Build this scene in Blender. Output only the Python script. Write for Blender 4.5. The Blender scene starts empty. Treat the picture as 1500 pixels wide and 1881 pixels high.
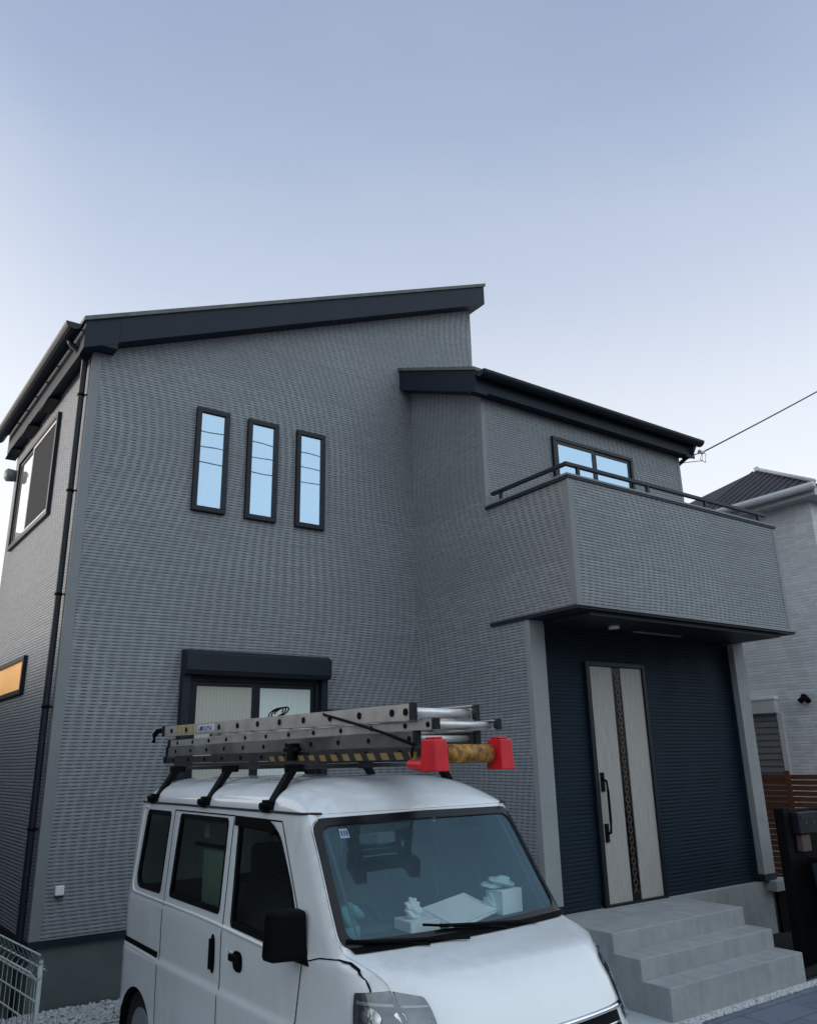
import bpy, bmesh, math, random
from mathutils import Vector, Matrix
from mathutils.geometry import delaunay_2d_cdt
random.seed(7)
scene = bpy.context.scene
col = scene.collection
R = math.radians

# ------------------------------------------------------------------ camera
CAM = Vector((-1.5133, -7.5736, 1.8446))
YAW, PITCH, ROLL, FPX = -0.61270, 0.30314, -0.02104, 1453.8
fwd = Vector((-math.sin(YAW)*math.cos(PITCH), math.cos(YAW)*math.cos(PITCH), math.sin(PITCH)))
rgt = Vector((math.cos(YAW), math.sin(YAW), 0.0))
upv = rgt.cross(fwd)
r2 = math.cos(ROLL)*rgt + math.sin(ROLL)*upv
u2 = -math.sin(ROLL)*rgt + math.cos(ROLL)*upv
cam_data = bpy.data.cameras.new('camera')
cam = bpy.data.objects.new('camera', cam_data)
col.objects.link(cam)
M = Matrix((r2, u2, -fwd)).transposed().to_4x4()
M.translation = CAM
cam.matrix_world = M
cam_data.sensor_fit = 'HORIZONTAL'
cam_data.sensor_width = 36.0
cam_data.lens = FPX/1500.0*36.0
cam_data.clip_start = 0.05
cam_data.clip_end = 3000
scene.camera = cam

# ------------------------------------------------------------------ world and sun
SUN_ELEV, SUN_AZ = R(10), R(-50)      # azimuth measured from +Y towards +X: low, behind the house on the left
world = bpy.data.worlds.new('World')
scene.world = world
world.use_nodes = True
wn, wl = world.node_tree.nodes, world.node_tree.links
wn.clear()
w_out = wn.new('ShaderNodeOutputWorld')
w_bg = wn.new('ShaderNodeBackground')
w_sky = wn.new('ShaderNodeTexSky')
w_sky.sky_type = 'NISHITA'
w_sky.sun_disc = False
w_sky.sun_elevation = SUN_ELEV
w_sky.sun_rotation = SUN_AZ
w_sky.air_density = 1.0
w_sky.dust_density = 2.0
w_bg2 = wn.new('ShaderNodeBackground')
w_add = wn.new('ShaderNodeAddShader')
w_bg.inputs['Strength'].default_value = 0.06
wl.new(w_sky.outputs[0], w_bg.inputs['Color'])
w_tc = wn.new('ShaderNodeTexCoord')
w_nm = wn.new('ShaderNodeVectorMath'); w_nm.operation = 'NORMALIZE'
wl.new(w_tc.outputs['Generated'], w_nm.inputs[0])
w_sep = wn.new('ShaderNodeSeparateXYZ')
wl.new(w_nm.outputs[0], w_sep.inputs[0])
def ramp(nodes, stops, interp='EASE'):
    r = nodes.new('ShaderNodeValToRGB')
    cr = r.color_ramp
    cr.interpolation = interp
    while len(cr.elements) < len(stops):
        cr.elements.new(0.5)
    for e, (p, c) in zip(cr.elements, stops):
        e.position = p
        e.color = (c[0], c[1], c[2], 1)
    return r
# thin even overcast: pale near the horizon behind the house, greyer blue overhead
w_r1 = ramp(wn, [(0.0, (.97, .97, .95)), (.24, (.93, .935, .945)), (.40, (.76, .79, .865)), (.53, (.54, .60, .73)), (.68, (.355, .43, .59)), (.82, (.255, .335, .49))], 'LINEAR')
wl.new(w_sep.outputs['Z'], w_r1.inputs[0])
# the open side of the street, behind the photographer
w_r2 = ramp(wn, [(0.0, (.10, .12, .14)), (.12, (.16, .19, .22)), (.24, (.84, .93, 1.0)), (.6, (.88, .97, 1.0)), (1.0, (.45, .55, .70))], 'LINEAR')
wl.new(w_sep.outputs['Z'], w_r2.inputs[0])
w_map = wn.new('ShaderNodeMapRange'); w_map.interpolation_type = 'SMOOTHSTEP'
w_map.inputs['From Min'].default_value = 0.10
w_map.inputs['From Max'].default_value = -0.60
wl.new(w_sep.outputs['Y'], w_map.inputs['Value'])
w_mix = wn.new('ShaderNodeMix'); w_mix.data_type = 'RGBA'
w_sc = wn.new('ShaderNodeVectorMath'); w_sc.operation = 'SCALE'; w_sc.inputs['Scale'].default_value = 1.60
wl.new(w_r2.outputs[0], w_sc.inputs[0])
wl.new(w_map.outputs[0], w_mix.inputs['Factor'])
wl.new(w_r1.outputs[0], w_mix.inputs['A']); wl.new(w_sc.outputs[0], w_mix.inputs['B'])
w_dot = wn.new('ShaderNodeVectorMath'); w_dot.operation = 'DOT_PRODUCT'
_gd = Vector((-.46, .87, .16)).normalized(); w_dot.inputs[1].default_value = _gd
wl.new(w_nm.outputs[0], w_dot.inputs[0])
w_gm = wn.new('ShaderNodeMapRange'); w_gm.interpolation_type = 'SMOOTHSTEP'
w_gm.inputs['From Min'].default_value = .70; w_gm.inputs['From Max'].default_value = 1.0; w_gm.inputs['To Max'].default_value = .75
wl.new(w_dot.outputs['Value'], w_gm.inputs['Value'])
w_gl = wn.new('ShaderNodeMix'); w_gl.data_type = 'RGBA'; w_gl.inputs['B'].default_value = (1.0, .985, .97, 1)
wl.new(w_gm.outputs[0], w_gl.inputs['Factor']); wl.new(w_mix.outputs['Result'], w_gl.inputs['A'])
w_mp = wn.new('ShaderNodeMapping'); w_mp.inputs['Scale'].default_value = (1.0, 1.0, 3.2); wl.new(w_nm.outputs[0], w_mp.inputs['Vector'])
w_cn = wn.new('ShaderNodeTexNoise'); w_cn.inputs['Scale'].default_value = 1.7; w_cn.inputs['Detail'].default_value = 5; w_cn.inputs['Roughness'].default_value = .5
wl.new(w_mp.outputs[0], w_cn.inputs['Vector'])
w_cm = wn.new('ShaderNodeMapRange'); w_cm.inputs['From Min'].default_value = .38; w_cm.inputs['From Max'].default_value = .72; w_cm.inputs['To Max'].default_value = .20
wl.new(w_cn.outputs['Fac'], w_cm.inputs['Value'])
w_cl = wn.new('ShaderNodeMix'); w_cl.data_type = 'RGBA'; w_cl.inputs['B'].default_value = (.68, .71, .78, 1)
wl.new(w_cm.outputs[0], w_cl.inputs['Factor']); wl.new(w_gl.outputs['Result'], w_cl.inputs['A'])
wl.new(w_cl.outputs['Result'], w_bg2.inputs['Color'])
w_bg2.inputs['Strength'].default_value = 0.95
wl.new(w_bg.outputs[0], w_add.inputs[0]); wl.new(w_bg2.outputs[0], w_add.inputs[1])
wl.new(w_add.outputs[0], w_out.inputs['Surface'])

sun_d = bpy.data.lights.new('sun', 'SUN')
sun_d.energy = 2.0
sun_d.angle = R(14)
sun_d.color = (1.0, .94, .90)
sun = bpy.data.objects.new('sun', sun_d)
col.objects.link(sun)
sdir = Vector((math.sin(SUN_AZ)*math.cos(SUN_ELEV), math.cos(SUN_AZ)*math.cos(SUN_ELEV), math.sin(SUN_ELEV)))
sun.rotation_euler = sdir.to_track_quat('Z', 'Y').to_euler()
sun.location = (-10, 20, 15)

scene.view_settings.view_transform = 'Standard'
scene.view_settings.look = 'None'
scene.view_settings.exposure = 0.0
scene.view_settings.gamma = 1.0
scene.view_settings.use_curve_mapping = False

# ------------------------------------------------------------------ materials
def new_mat(name):
    m = bpy.data.materials.new(name); m.use_nodes = True
    nt = m.node_tree; nt.nodes.clear()
    out = nt.nodes.new('ShaderNodeOutputMaterial')
    p = nt.nodes.new('ShaderNodeBsdfPrincipled')
    nt.links.new(p.outputs[0], out.inputs['Surface'])
    return m, nt, p, out
def noise(nt, scale, detail=4, rough=.55, vec=None, kind='UV', stretch=None):
    tc = nt.nodes.new('ShaderNodeTexCoord')
    src = tc.outputs[kind]
    if stretch:
        mp = nt.nodes.new('ShaderNodeMapping'); mp.inputs['Scale'].default_value = stretch
        nt.links.new(src, mp.inputs['Vector']); src = mp.outputs[0]
    n = nt.nodes.new('ShaderNodeTexNoise'); n.inputs['Scale'].default_value = scale
    n.inputs['Detail'].default_value = detail; n.inputs['Roughness'].default_value = rough
    nt.links.new(src, n.inputs['Vector'])
    return n.outputs['Fac']
def mth(nt, op, a, b=None, c=None):
    n = nt.nodes.new('ShaderNodeMath'); n.operation = op
    for i, v in enumerate((a, b, c)):
        if v is None: continue
        if isinstance(v, (int, float)): n.inputs[i].default_value = v
        else: nt.links.new(v, n.inputs[i])
    return n.outputs[0]
def mix(nt, f, a, b):
    n = nt.nodes.new('ShaderNodeMix'); n.data_type = 'RGBA'
    for k, v in (('Factor', f), ('A', a), ('B', b)):
        if isinstance(v, (int, float)): n.inputs[k].default_value = v
        elif isinstance(v, tuple): n.inputs[k].default_value = (*v, 1)
        else: nt.links.new(v, n.inputs[k])
    return n.outputs['Result']
def bump(nt, p, h, strength=.5, dist=.01):
    b = nt.nodes.new('ShaderNodeBump'); b.inputs['Strength'].default_value = strength
    b.inputs['Distance'].default_value = dist
    nt.links.new(h, b.inputs['Height']); nt.links.new(b.outputs[0], p.inputs['Normal'])
def mr(nt, v, a, b, c=0., d=1.):
    n = nt.nodes.new('ShaderNodeMapRange')
    n.inputs['From Min'].default_value = a; n.inputs['From Max'].default_value = b
    n.inputs['To Min'].default_value = c; n.inputs['To Max'].default_value = d
    nt.links.new(v, n.inputs['Value']); return n.outputs[0]
def mat(name, c, rough=.5, metal=0., coat=0., var=.12, scale=6., bmp=0., bscale=60., kind='UV', spec=.5, stretch=None):
    m, nt, p, _ = new_mat(name)
    n = noise(nt, scale, 5, .6, kind=kind, stretch=stretch)
    lo = tuple(x*(1-var) for x in c); hi = tuple(min(1, x*(1+var)) for x in c)
    nt.links.new(mix(nt, mr(nt, n, .3, .7), lo, hi), p.inputs['Base Color'])
    p.inputs['Roughness'].default_value = rough; p.inputs['Metallic'].default_value = metal
    p.inputs['Coat Weight'].default_value = coat; p.inputs['Coat Roughness'].default_value = .06
    p.inputs['Specular IOR Level'].default_value = spec
    if bmp: bump(nt, p, noise(nt, bscale, 3, kind=kind, stretch=stretch), bmp, .004)
    return m
def siding(name, c, joint, h=.042, L=.13, sweep=1.0, contrast=1.0, weather=.10):
    # split-stone ceramic siding: thin courses of short relief dashes, courses drift sideways as they climb
    m, nt, p, _ = new_mat(name)
    tc = nt.nodes.new('ShaderNodeTexCoord'); s = nt.nodes.new('ShaderNodeSeparateXYZ')
    nt.links.new(tc.outputs['UV'], s.inputs[0])
    u, v = s.outputs[0], s.outputs[1]
    wob = noise(nt, .5, 1, .4)
    vv = mth(nt, 'ADD', v, mth(nt, 'MULTIPLY', mth(nt, 'SUBTRACT', wob, .5), .05*sweep))
    r = mth(nt, 'DIVIDE', vv, h)
    row = mth(nt, 'FLOOR', r); fr = mth(nt, 'FRACT', r)
    # dashes stacked in slowly swaying chains, the sway changing across the wall
    hv = mth(nt, 'MULTIPLY', row, h)
    ph = mth(nt, 'ADD', mth(nt, 'MULTIPLY', hv, .9), mth(nt, 'MULTIPLY', u, .35))
    dr = mth(nt, 'ADD', mth(nt, 'MULTIPLY', mth(nt, 'SINE', ph), 3.2*sweep), mth(nt, 'MULTIPLY', mth(nt, 'SINE', mth(nt, 'ADD', mth(nt, 'MULTIPLY', hv, 2.3), mth(nt, 'MULTIPLY', u, -.8))), .8*sweep))
    wn_ = nt.nodes.new('ShaderNodeTexWhiteNoise'); wn_.noise_dimensions = '1D'
    nt.links.new(row, wn_.inputs['W'])
    dr = mth(nt, 'ADD', dr, mth(nt, 'MULTIPLY', wn_.outputs['Value'], .16))
    uu = mth(nt, 'ADD', mth(nt, 'DIVIDE', u, L), dr)
    cell = mth(nt, 'FLOOR', uu); fu = mth(nt, 'FRACT', uu)
    dash = mr(nt, mth(nt, 'SINE', mth(nt, 'MULTIPLY', fu, math.pi)), .45, .85)
    course = mth(nt, 'SINE', mth(nt, 'MULTIPLY', fr, math.pi))
    groove = mr(nt, course, .85, .25)
    patch = mr(nt, noise(nt, .6, 2), .35, .65, .25, 1.0)
    cv = nt.nodes.new('ShaderNodeCombineXYZ'); nt.links.new(cell, cv.inputs[0]); nt.links.new(row, cv.inputs[1])
    w2 = nt.nodes.new('ShaderNodeTexWhiteNoise'); w2.noise_dimensions = '2D'; nt.links.new(cv.outputs[0], w2.inputs['Vector'])
    tone = mix(nt, w2.outputs['Value'], tuple(x*.86 for x in c), tuple(x*1.14 for x in c))
    big = noise(nt, 1.1, 5, .6)
    tone = mix(nt, mr(nt, big, .3, .75, 0, weather*4), tone, tuple(x*.80 for x in c))
    pu = mth(nt, 'FLOOR', mth(nt, 'DIVIDE', u, 3.03)); pv = mth(nt, 'FLOOR', mth(nt, 'DIVIDE', v, .455))
    c3 = nt.nodes.new('ShaderNodeCombineXYZ'); nt.links.new(pu, c3.inputs[0]); nt.links.new(pv, c3.inputs[1])
    w3 = nt.nodes.new('ShaderNodeTexWhiteNoise'); w3.noise_dimensions = '2D'; nt.links.new(c3.outputs[0], w3.inputs['Vector'])
    jl = mth(nt, 'MAXIMUM', mth(nt, 'LESS_THAN', mth(nt, 'FRACT', mth(nt, 'DIVIDE', v, .455)), .018), mth(nt, 'LESS_THAN', mth(nt, 'FRACT', mth(nt, 'DIVIDE', mth(nt, 'ADD', u, .9), 3.03)), .0028))
    tone = mix(nt, mth(nt, 'MULTIPLY', w3.outputs['Value'], .35), tone, tuple(x*.78 for x in c))
    tone = mix(nt, mth(nt, 'MULTIPLY', jl, .22), tone, joint)
    dsh = mth(nt, 'MULTIPLY', dash, mr(nt, w2.outputs['Value'], 0, 1, .65, 1.0))
    notch = mth(nt, 'MULTIPLY', dsh, groove)
    jf = mth(nt, 'ADD', mth(nt, 'MULTIPLY', notch, mth(nt, 'MULTIPLY', patch, .85)), mth(nt, 'MULTIPLY', groove, mr(nt, patch, .25, 1, .55, .12)))
    jf = mth(nt, 'MINIMUM', 1.0, mth(nt, 'MULTIPLY', jf, contrast))
    nt.links.new(mix(nt, jf, tone, joint), p.inputs['Base Color'])
    p.inputs['Roughness'].default_value = .66; p.inputs['Specular IOR Level'].default_value = .18 if c[0] < .05 else .4
    hgt = mth(nt, 'SUBTRACT', mth(nt, 'MULTIPLY', noise(nt, 120, 2), .25), jf)
    bump(nt, p, hgt, .9, .007)
    return m
def glassy(name, tint, gloss, gcol=(.8, .88, .95), rough=.015, wave=.0, curtain=None):
    m, nt, p, out = new_mat(name)
    p.inputs['Roughness'].default_value = .6
    if curtain:
        w = nt.nodes.new('ShaderNodeTexWave'); w.inputs['Scale'].default_value = 9; w.inputs['Distortion'].default_value = 1.2
        tc = nt.nodes.new('ShaderNodeTexCoord'); nt.links.new(tc.outputs['UV'], w.inputs['Vector'])
        nt.links.new(mix(nt, w.outputs['Fac'], tint, curtain), p.inputs['Base Color'])
    else:
        p.inputs['Base Color'].default_value = (*tint, 1)
    g = nt.nodes.new('ShaderNodeBsdfGlossy'); g.inputs['Color'].default_value = (*gcol, 1); g.inputs['Roughness'].default_value = rough
    if wave:
        b = nt.nodes.new('ShaderNodeBump'); b.inputs['Strength'].default_value = wave; b.inputs['Distance'].default_value = .02
        nt.links.new(noise(nt, 2.5, 1), b.inputs['Height']); nt.links.new(b.outputs[0], g.inputs['Normal'])
    mx = nt.nodes.new('ShaderNodeMixShader')
    fz = nt.nodes.new('ShaderNodeFresnel'); fz.inputs['IOR'].default_value = 1.5
    nt.links.new(mth(nt, 'MAXIMUM', fz.outputs[0], gloss), mx.inputs[0])
    nt.links.new(p.outputs[0], mx.inputs[1]); nt.links.new(g.outputs[0], mx.inputs[2])
    nt.links.new(mx.outputs[0], out.inputs['Surface'])
    return m
def clear_glass(name, tint, ior=1.5, base=.0, gcol=(.85, .93, 1)):
    m, nt, p, out = new_mat(name)
    nt.nodes.remove(p)
    t = nt.nodes.new('ShaderNodeBsdfTransparent'); t.inputs['Color'].default_value = (*tint, 1)
    g = nt.nodes.new('ShaderNodeBsdfGlossy'); g.inputs['Roughness'].default_value = .01; g.inputs['Color'].default_value = (*gcol, 1)
    fz = nt.nodes.new('ShaderNodeFresnel'); fz.inputs['IOR'].default_value = ior
    mx = nt.nodes.new('ShaderNodeMixShader')
    nt.links.new(mth(nt, 'ADD', fz.outputs[0], base), mx.inputs[0])
    nt.links.new(t.outputs[0], mx.inputs[1]); nt.links.new(g.outputs[0], mx.inputs[2])
    nt.links.new(mx.outputs[0], out.inputs['Surface'])
    return m
def emit(name, c, s):
    m, nt, p, out = new_mat(name)
    p.inputs['Base Color'].default_value = (*c, 1); p.inputs['Roughness'].default_value = .3
    n = noise(nt, 1.2, 2)
    nt.links.new(mix(nt, mr(nt, n, .3, .7), tuple(x*.75 for x in c), c), p.inputs['Emission Color'])
    p.inputs['Emission Strength'].default_value = s
    return m

MT = {}
MT['siding'] = siding('grey_siding', (.255, .275, .300), (.030, .039, .053), h=.030, L=.088, contrast=.88)
MT['navy'] = siding('navy_siding', (.008, .019, .033), (.003, .007, .013), h=.038, L=.5, sweep=.3, contrast=.7)
MT['trim'] = mat('grey_corner_trim', (.185, .200, .215), .6, var=.06, scale=3, bmp=.15)
MT['pillar'] = mat('pillar_render', (.235, .255, .262), .7, var=.08, scale=4, bmp=.2)
MT['dark'] = mat('dark_metal', (.009, .015, .024), .5, spec=.3, var=.12, scale=3)
MT['fascia'] = mat('fascia_board', (.011, .019, .033), .6, spec=.25, var=.10, scale=2, bmp=.1)
MT['roofing'] = mat('slate_roofing', (.11, .12, .12), .75, var=.25, scale=8, bmp=.5, bscale=30)
MT['black'] = mat('black_plastic', (.003, .004, .005), .6, spec=.08, var=.2)
MT['gloss_black'] = mat('black_glass_edge', (.005, .006, .008), .25, spec=.3, var=.1)
MT['frame'] = mat('window_frame', (.005, .009, .016), .45, spec=.3, var=.1)
MT['alu'] = mat('bare_aluminium', (.46, .46, .46), .40, metal=.45, var=.22, scale=7, bmp=.1, kind='Object')
MT['alu_dark'] = mat('worn_dark_aluminium', (.045, .045, .05), .5, metal=.5, var=.35, scale=9, kind='Object')
MT['foundation'] = mat('foundation_mortar', (.085, .105, .11), .85, var=.14, scale=2.2, bmp=.3, bscale=45)
m, nt, p, _ = new_mat('step_concrete')
_a = noise(nt, 3.0, 6, .65); _b = noise(nt, 5, 4, .6, stretch=(2.2, .35, 1)); _c = noise(nt, 60, 3)
_t = mix(nt, mr(nt, _a, .3, .7), (.25, .27, .285), (.34, .36, .372))
_t = mix(nt, mr(nt, _b, .50, .75, 0, .45), _t, (.18, .19, .195))
nt.links.new(mix(nt, mr(nt, _c, .62, .75, 0, .5), _t, (.14, .15, .15)), p.inputs['Base Color'])
p.inputs['Roughness'].default_value = .88
bump(nt, p, mth(nt, 'ADD', _c, mth(nt, 'MULTIPLY', _a, 3.0)), .5, .006)
MT['concrete'] = m
MT['pane_sky'] = glassy('coated_pane', (.24, .28, .31), .68, (.36, .50, .64), .01, .022, (.36, .40, .42))
MT['pane_bright'] = glassy('bright_pane', (.5, .5, .5), .85, (1, 1, 1), .02, .03)
MT['pane_frost'] = glassy('curtained_pane', (.62, .70, .68), .10, (.5, .6, .6), .12, 0, (.70, .77, .75))
MT['pane_tan'] = glassy('curtained_pane_warm', (.41, .42, .37), .08, (.5, .6, .6), .12, 0, (.47, .485, .43))
MT['pane_dark'] = mat('insect_screen', (.045, .048, .05), .9, var=.05, spec=.1)
MT['amber'] = emit('lit_amber_pane', (.74, .40, .15), .62)
MT['white_cap'] = mat('white_plastic', (.72, .74, .75), .45, var=.05)
MT['red'] = mat('red_rubber', (.62, .008, .020), .45, var=.2, scale=10, kind='Object')
MT['rubber'] = mat('tyre_rubber', (.012, .012, .013), .85, var=.2)
MT['steel'] = mat('wheel_steel', (.35, .36, .37), .4, metal=.7, var=.1)
MT['neigh_wall'] = siding('pale_neighbour_siding', (.62, .64, .66), (.38, .40, .42), h=.045, L=.16, contrast=.45)
MT['neigh_roof'] = mat('neighbour_slate', (.030, .026, .031), .7, var=.25, scale=5, bmp=.4)
MT['neigh_trim'] = mat('neighbour_trim', (.48, .49, .51), .5, var=.06)
MT['shutter'] = mat('shutter_grey', (.13, .135, .15), .45, var=.1)
MT['chrome'] = mat('chrome', (.75, .78, .8), .12, metal=1.0, var=.05)
MT['dented_chrome'] = mat('dented_chrome', (.55, .57, .58), .2, metal=.9, var=.6, scale=16, kind='Object', bmp=1.0, bscale=35)
MT['lamp_bucket'] = mat('headlight_bucket', (.13, .14, .15), .25, metal=.6, var=.6, scale=9, kind='Object', bmp=.6, bscale=25)
MT['dash'] = mat('dashboard_plastic', (.030, .036, .042), .7, var=.15, kind='Object')
MT['seat'] = mat('seat_fabric', (.06, .066, .072), .9, var=.2, kind='Object')
MT['paper'] = mat('paper', (.88, .93, .93), .7, var=.06)
MT['card'] = mat('white_card', (.86, .92, .93), .7, var=.08)
MT['bag'] = mat('thin_plastic_bag', (.55, .74, .78), .3, var=.15, scale=14, bmp=.6, bscale=20)
MT['blue'] = mat('blue_print', (.03, .09, .30), .5)
MT['wire'] = mat('fence_wire', (.42, .48, .48), .45, var=.1, kind='Object')

def wood_mat(name, a, b, sc=(30, 1.2, 1), rough=.6, bm=.3):
    m, nt, p, _ = new_mat(name)
    n = noise(nt, 3, 6, .65, stretch=sc)
    nt.links.new(mix(nt, mr(nt, n, .3, .7), a, b), p.inputs['Base Color'])
    p.inputs['Roughness'].default_value = rough
    bump(nt, p, n, bm, .003)
    return m
MT['door'] = wood_mat('ash_door_panel', (.25, .245, .235), (.40, .39, .375))
MT['fence_wood'] = wood_mat('stained_slat', (.065, .020, .010), (.15, .048, .022), (1.5, 30, 1))

# van paint: white with road grime collecting low down in soft patches
m, nt, p, _ = new_mat('white_van_paint')
n1 = noise(nt, 1.6, 6, .62, kind='Object'); n2 = noise(nt, 14, 4, .6, kind='Object', stretch=(1, 1, .25))
g = mth(nt, 'MULTIPLY', mr(nt, n1, .42, .75), mr(nt, n2, .35, .7))
nt.links.new(mix(nt, mth(nt, 'MULTIPLY', g, .55), (.81, .85, .88), (.50, .52, .52)), p.inputs['Base Color'])
p.inputs['Roughness'].default_value = .30; p.inputs['Coat Weight'].default_value = 1.0; p.inputs['Coat Roughness'].default_value = .04
MT['paint'] = m
MT['windscreen'] = clear_glass('windscreen_glass', (.88, .95, .97), 1.45, .0, (.50, .80, 1.0))
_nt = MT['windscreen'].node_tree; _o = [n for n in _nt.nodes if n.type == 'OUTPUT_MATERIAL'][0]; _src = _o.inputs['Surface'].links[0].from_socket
_df = _nt.nodes.new('ShaderNodeBsdfDiffuse'); _df.inputs['Color'].default_value = (.26, .44, .56, 1)  # bluish diffuse layer: haze of reflected sky put into the glass colour
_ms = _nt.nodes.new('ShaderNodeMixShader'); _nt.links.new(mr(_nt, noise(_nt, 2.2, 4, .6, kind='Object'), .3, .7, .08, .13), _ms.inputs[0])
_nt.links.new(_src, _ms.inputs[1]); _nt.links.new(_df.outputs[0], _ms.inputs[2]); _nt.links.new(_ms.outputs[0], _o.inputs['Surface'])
MT['privacy'] = clear_glass('smoked_side_glass', (.60, .70, .66), 1.45, .02)
MT['lens'] = clear_glass('headlight_lens', (.95, .97, 1.0), 1.5, .04)

# tiger tape and worn yellow tape
m, nt, p, _ = new_mat('tiger_tape')
tc = nt.nodes.new('ShaderNodeTexCoord'); s = nt.nodes.new('ShaderNodeSeparateXYZ'); nt.links.new(tc.outputs['Object'], s.inputs[0])
st = mth(nt, 'FRACT', mth(nt, 'MULTIPLY', mth(nt, 'ADD', s.outputs[0], mth(nt, 'MULTIPLY', s.outputs[2], .8)), 8.0))
nt.links.new(mix(nt, mth(nt, 'GREATER_THAN', st, .52), (.25, .17, .06), (.012, .012, .012)), p.inputs['Base Color'])
p.inputs['Roughness'].default_value = .55
MT['tiger'] = m
MT['alu_bright'] = mat('polished_aluminium', (.72, .74, .76), .28, metal=.35, var=.1, kind='Object')
MT['alu_dirty'] = mat('grimy_aluminium', (.13, .13, .13), .5, metal=.3, var=.7, scale=2.0, kind='Object')
MT['tape'] = mat('worn_yellow_tape', (.30, .15, .028), .6, var=.85, scale=26, bmp=.5, bscale=40, kind='Object')

# drive concrete, pavers, gravel
m, nt, p, _ = new_mat('pavers')
tc = nt.nodes.new('ShaderNodeTexCoord'); bk = nt.nodes.new('ShaderNodeTexBrick')
nt.links.new(tc.outputs['UV'], bk.inputs['Vector'])
bk.inputs['Scale'].default_value = 1; bk.inputs['Brick Width'].default_value = .60; bk.inputs['Row Height'].default_value = .30
bk.inputs['Mortar Size'].default_value = .006
bk.inputs['Color1'].default_value = (.105, .135, .185, 1); bk.inputs['Color2'].default_value = (.145, .175, .23, 1); bk.inputs['Mortar'].default_value = (.035, .045, .06, 1)
nt.links.new(mix(nt, mr(nt, noise(nt, 7, 5), .35, .7, 0, .35), bk.outputs['Color'], (.20, .23, .28)), p.inputs['Base Color'])
p.inputs['Roughness'].default_value = .6
bump(nt, p, mth(nt, 'SUBTRACT', mth(nt, 'MULTIPLY', noise(nt, 60, 3), .3), bk.outputs['Fac']), .6, .006)
MT['paver'] = m
MT['drive'] = mat('drive_concrete', (.46, .51, .54), .8, var=.12, scale=1.8, bmp=.25, bscale=60)
MT['asphalt'] = mat('asphalt', (.05, .052, .056), .9, var=.2, scale=4, bmp=.6, bscale=90)
MT['gravel'] = mat('white_gravel', (.48, .50, .52), .7, var=.3, scale=30, bmp=.9, bscale=70)

# ------------------------------------------------------------------ mesh helpers
class MB:
    def __init__(s): s.v = []; s.f = []; s.sm = []
    def add(s, vs, fs, smooth=False):
        o = len(s.v); s.v += [tuple(p) for p in vs]; s.f += [tuple(o+i for i in f) for f in fs]; s.sm += [smooth]*len(fs)
        return s
    def box(s, a, b):
        x0, y0, z0 = (min(a[i], b[i]) for i in range(3)); x1, y1, z1 = (max(a[i], b[i]) for i in range(3))
        vs = [(x0,y0,z0),(x1,y0,z0),(x1,y1,z0),(x0,y1,z0),(x0,y0,z1),(x1,y0,z1),(x1,y1,z1),(x0,y1,z1)]
        return s.add(vs, [(3,2,1,0),(4,5,6,7),(0,1,5,4),(1,2,6,5),(2,3,7,6),(3,0,4,7)])
    def hexa(s, vs):       # bottom 4 ccw, top 4 ccw
        return s.add(vs, [(3,2,1,0),(4,5,6,7),(0,1,5,4),(1,2,6,5),(2,3,7,6),(3,0,4,7)])
    def prism(s, poly, axis, a, b):   # poly 2D extruded along axis
        def P(u, v, w):
            return (w, u, v) if axis == 0 else ((u, w, v) if axis == 1 else (u, v, w))
        n = len(poly)
        vs = [P(u, v, a) for u, v in poly]+[P(u, v, b) for u, v in poly]
        fs = [tuple(range(n)), tuple(range(2*n-1, n-1, -1))]+[(i, i+n, (i+1) % n+n, (i+1) % n) for i in range(n)]
        return s.add(vs, fs)
    def cyl(s, a, b, r, r_b=None, n=12, caps=True, smooth=True):
        a, b = Vector(a), Vector(b); d = (b-a).normalized()
        t = Vector((0, 0, 1)) if abs(d.z) < .9 else Vector((1, 0, 0))
        e1 = d.cross(t).normalized(); e2 = d.cross(e1); rb = r if r_b is None else r_b
        vs = []
        for c, rr in ((a, r), (b, rb)):
            for k in range(n):
                an = 2*math.pi*k/n; vs.append(c+e1*math.cos(an)*rr+e2*math.sin(an)*rr)
        s.add(vs, [(k, (k+1) % n, (k+1) % n+n, k+n) for k in range(n)], smooth)
        if caps: s.add(vs, [tuple(range(n-1, -1, -1)), tuple(range(n, 2*n))])
        return s
    def tube(s, pts, r, n=8):
        pts = [Vector(p) for p in pts]; rings = []
        for i, p in enumerate(pts):
            d = (pts[min(i+1, len(pts)-1)]-pts[max(i-1, 0)]).normalized()
            t = Vector((0, 0, 1)) if abs(d.z) < .9 else Vector((1, 0, 0))
            e1 = d.cross(t).normalized(); e2 = d.cross(e1)
            rings.append([p+e1*math.cos(2*math.pi*k/n)*r+e2*math.sin(2*math.pi*k/n)*r for k in range(n)])
        vs = [q for ring in rings for q in ring]; fs = []
        for i in range(len(pts)-1):
            for k in range(n): fs.append((i*n+k, i*n+(k+1) % n, (i+1)*n+(k+1) % n, (i+1)*n+k))
        fs += [tuple(range(n-1, -1, -1)), tuple(range((len(pts)-1)*n, len(pts)*n))]
        return s.add(vs, fs, True)
    def xf(s, M):
        s.v = [tuple(M @ Vector(p)) for p in s.v]; return s
def uvmap(me):
    uvl = me.uv_layers.new(name='UVMap')
    for p in me.polygons:
        nrm = p.normal
        if abs(nrm.z) > .75:
            for li in p.loop_indices:
                c = me.vertices[me.loops[li].vertex_index].co; uvl.data[li].uv = (c.x, c.y)
        else:
            t = Vector((-nrm.y, nrm.x, 0))
            if abs(t.x) > abs(t.y): t = Vector((1, 0, 0))
            else: t = Vector((0, 1, 0))
            for li in p.loop_indices:
                c = me.vertices[me.loops[li].vertex_index].co; uvl.data[li].uv = (c.dot(t), c.z)
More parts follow.
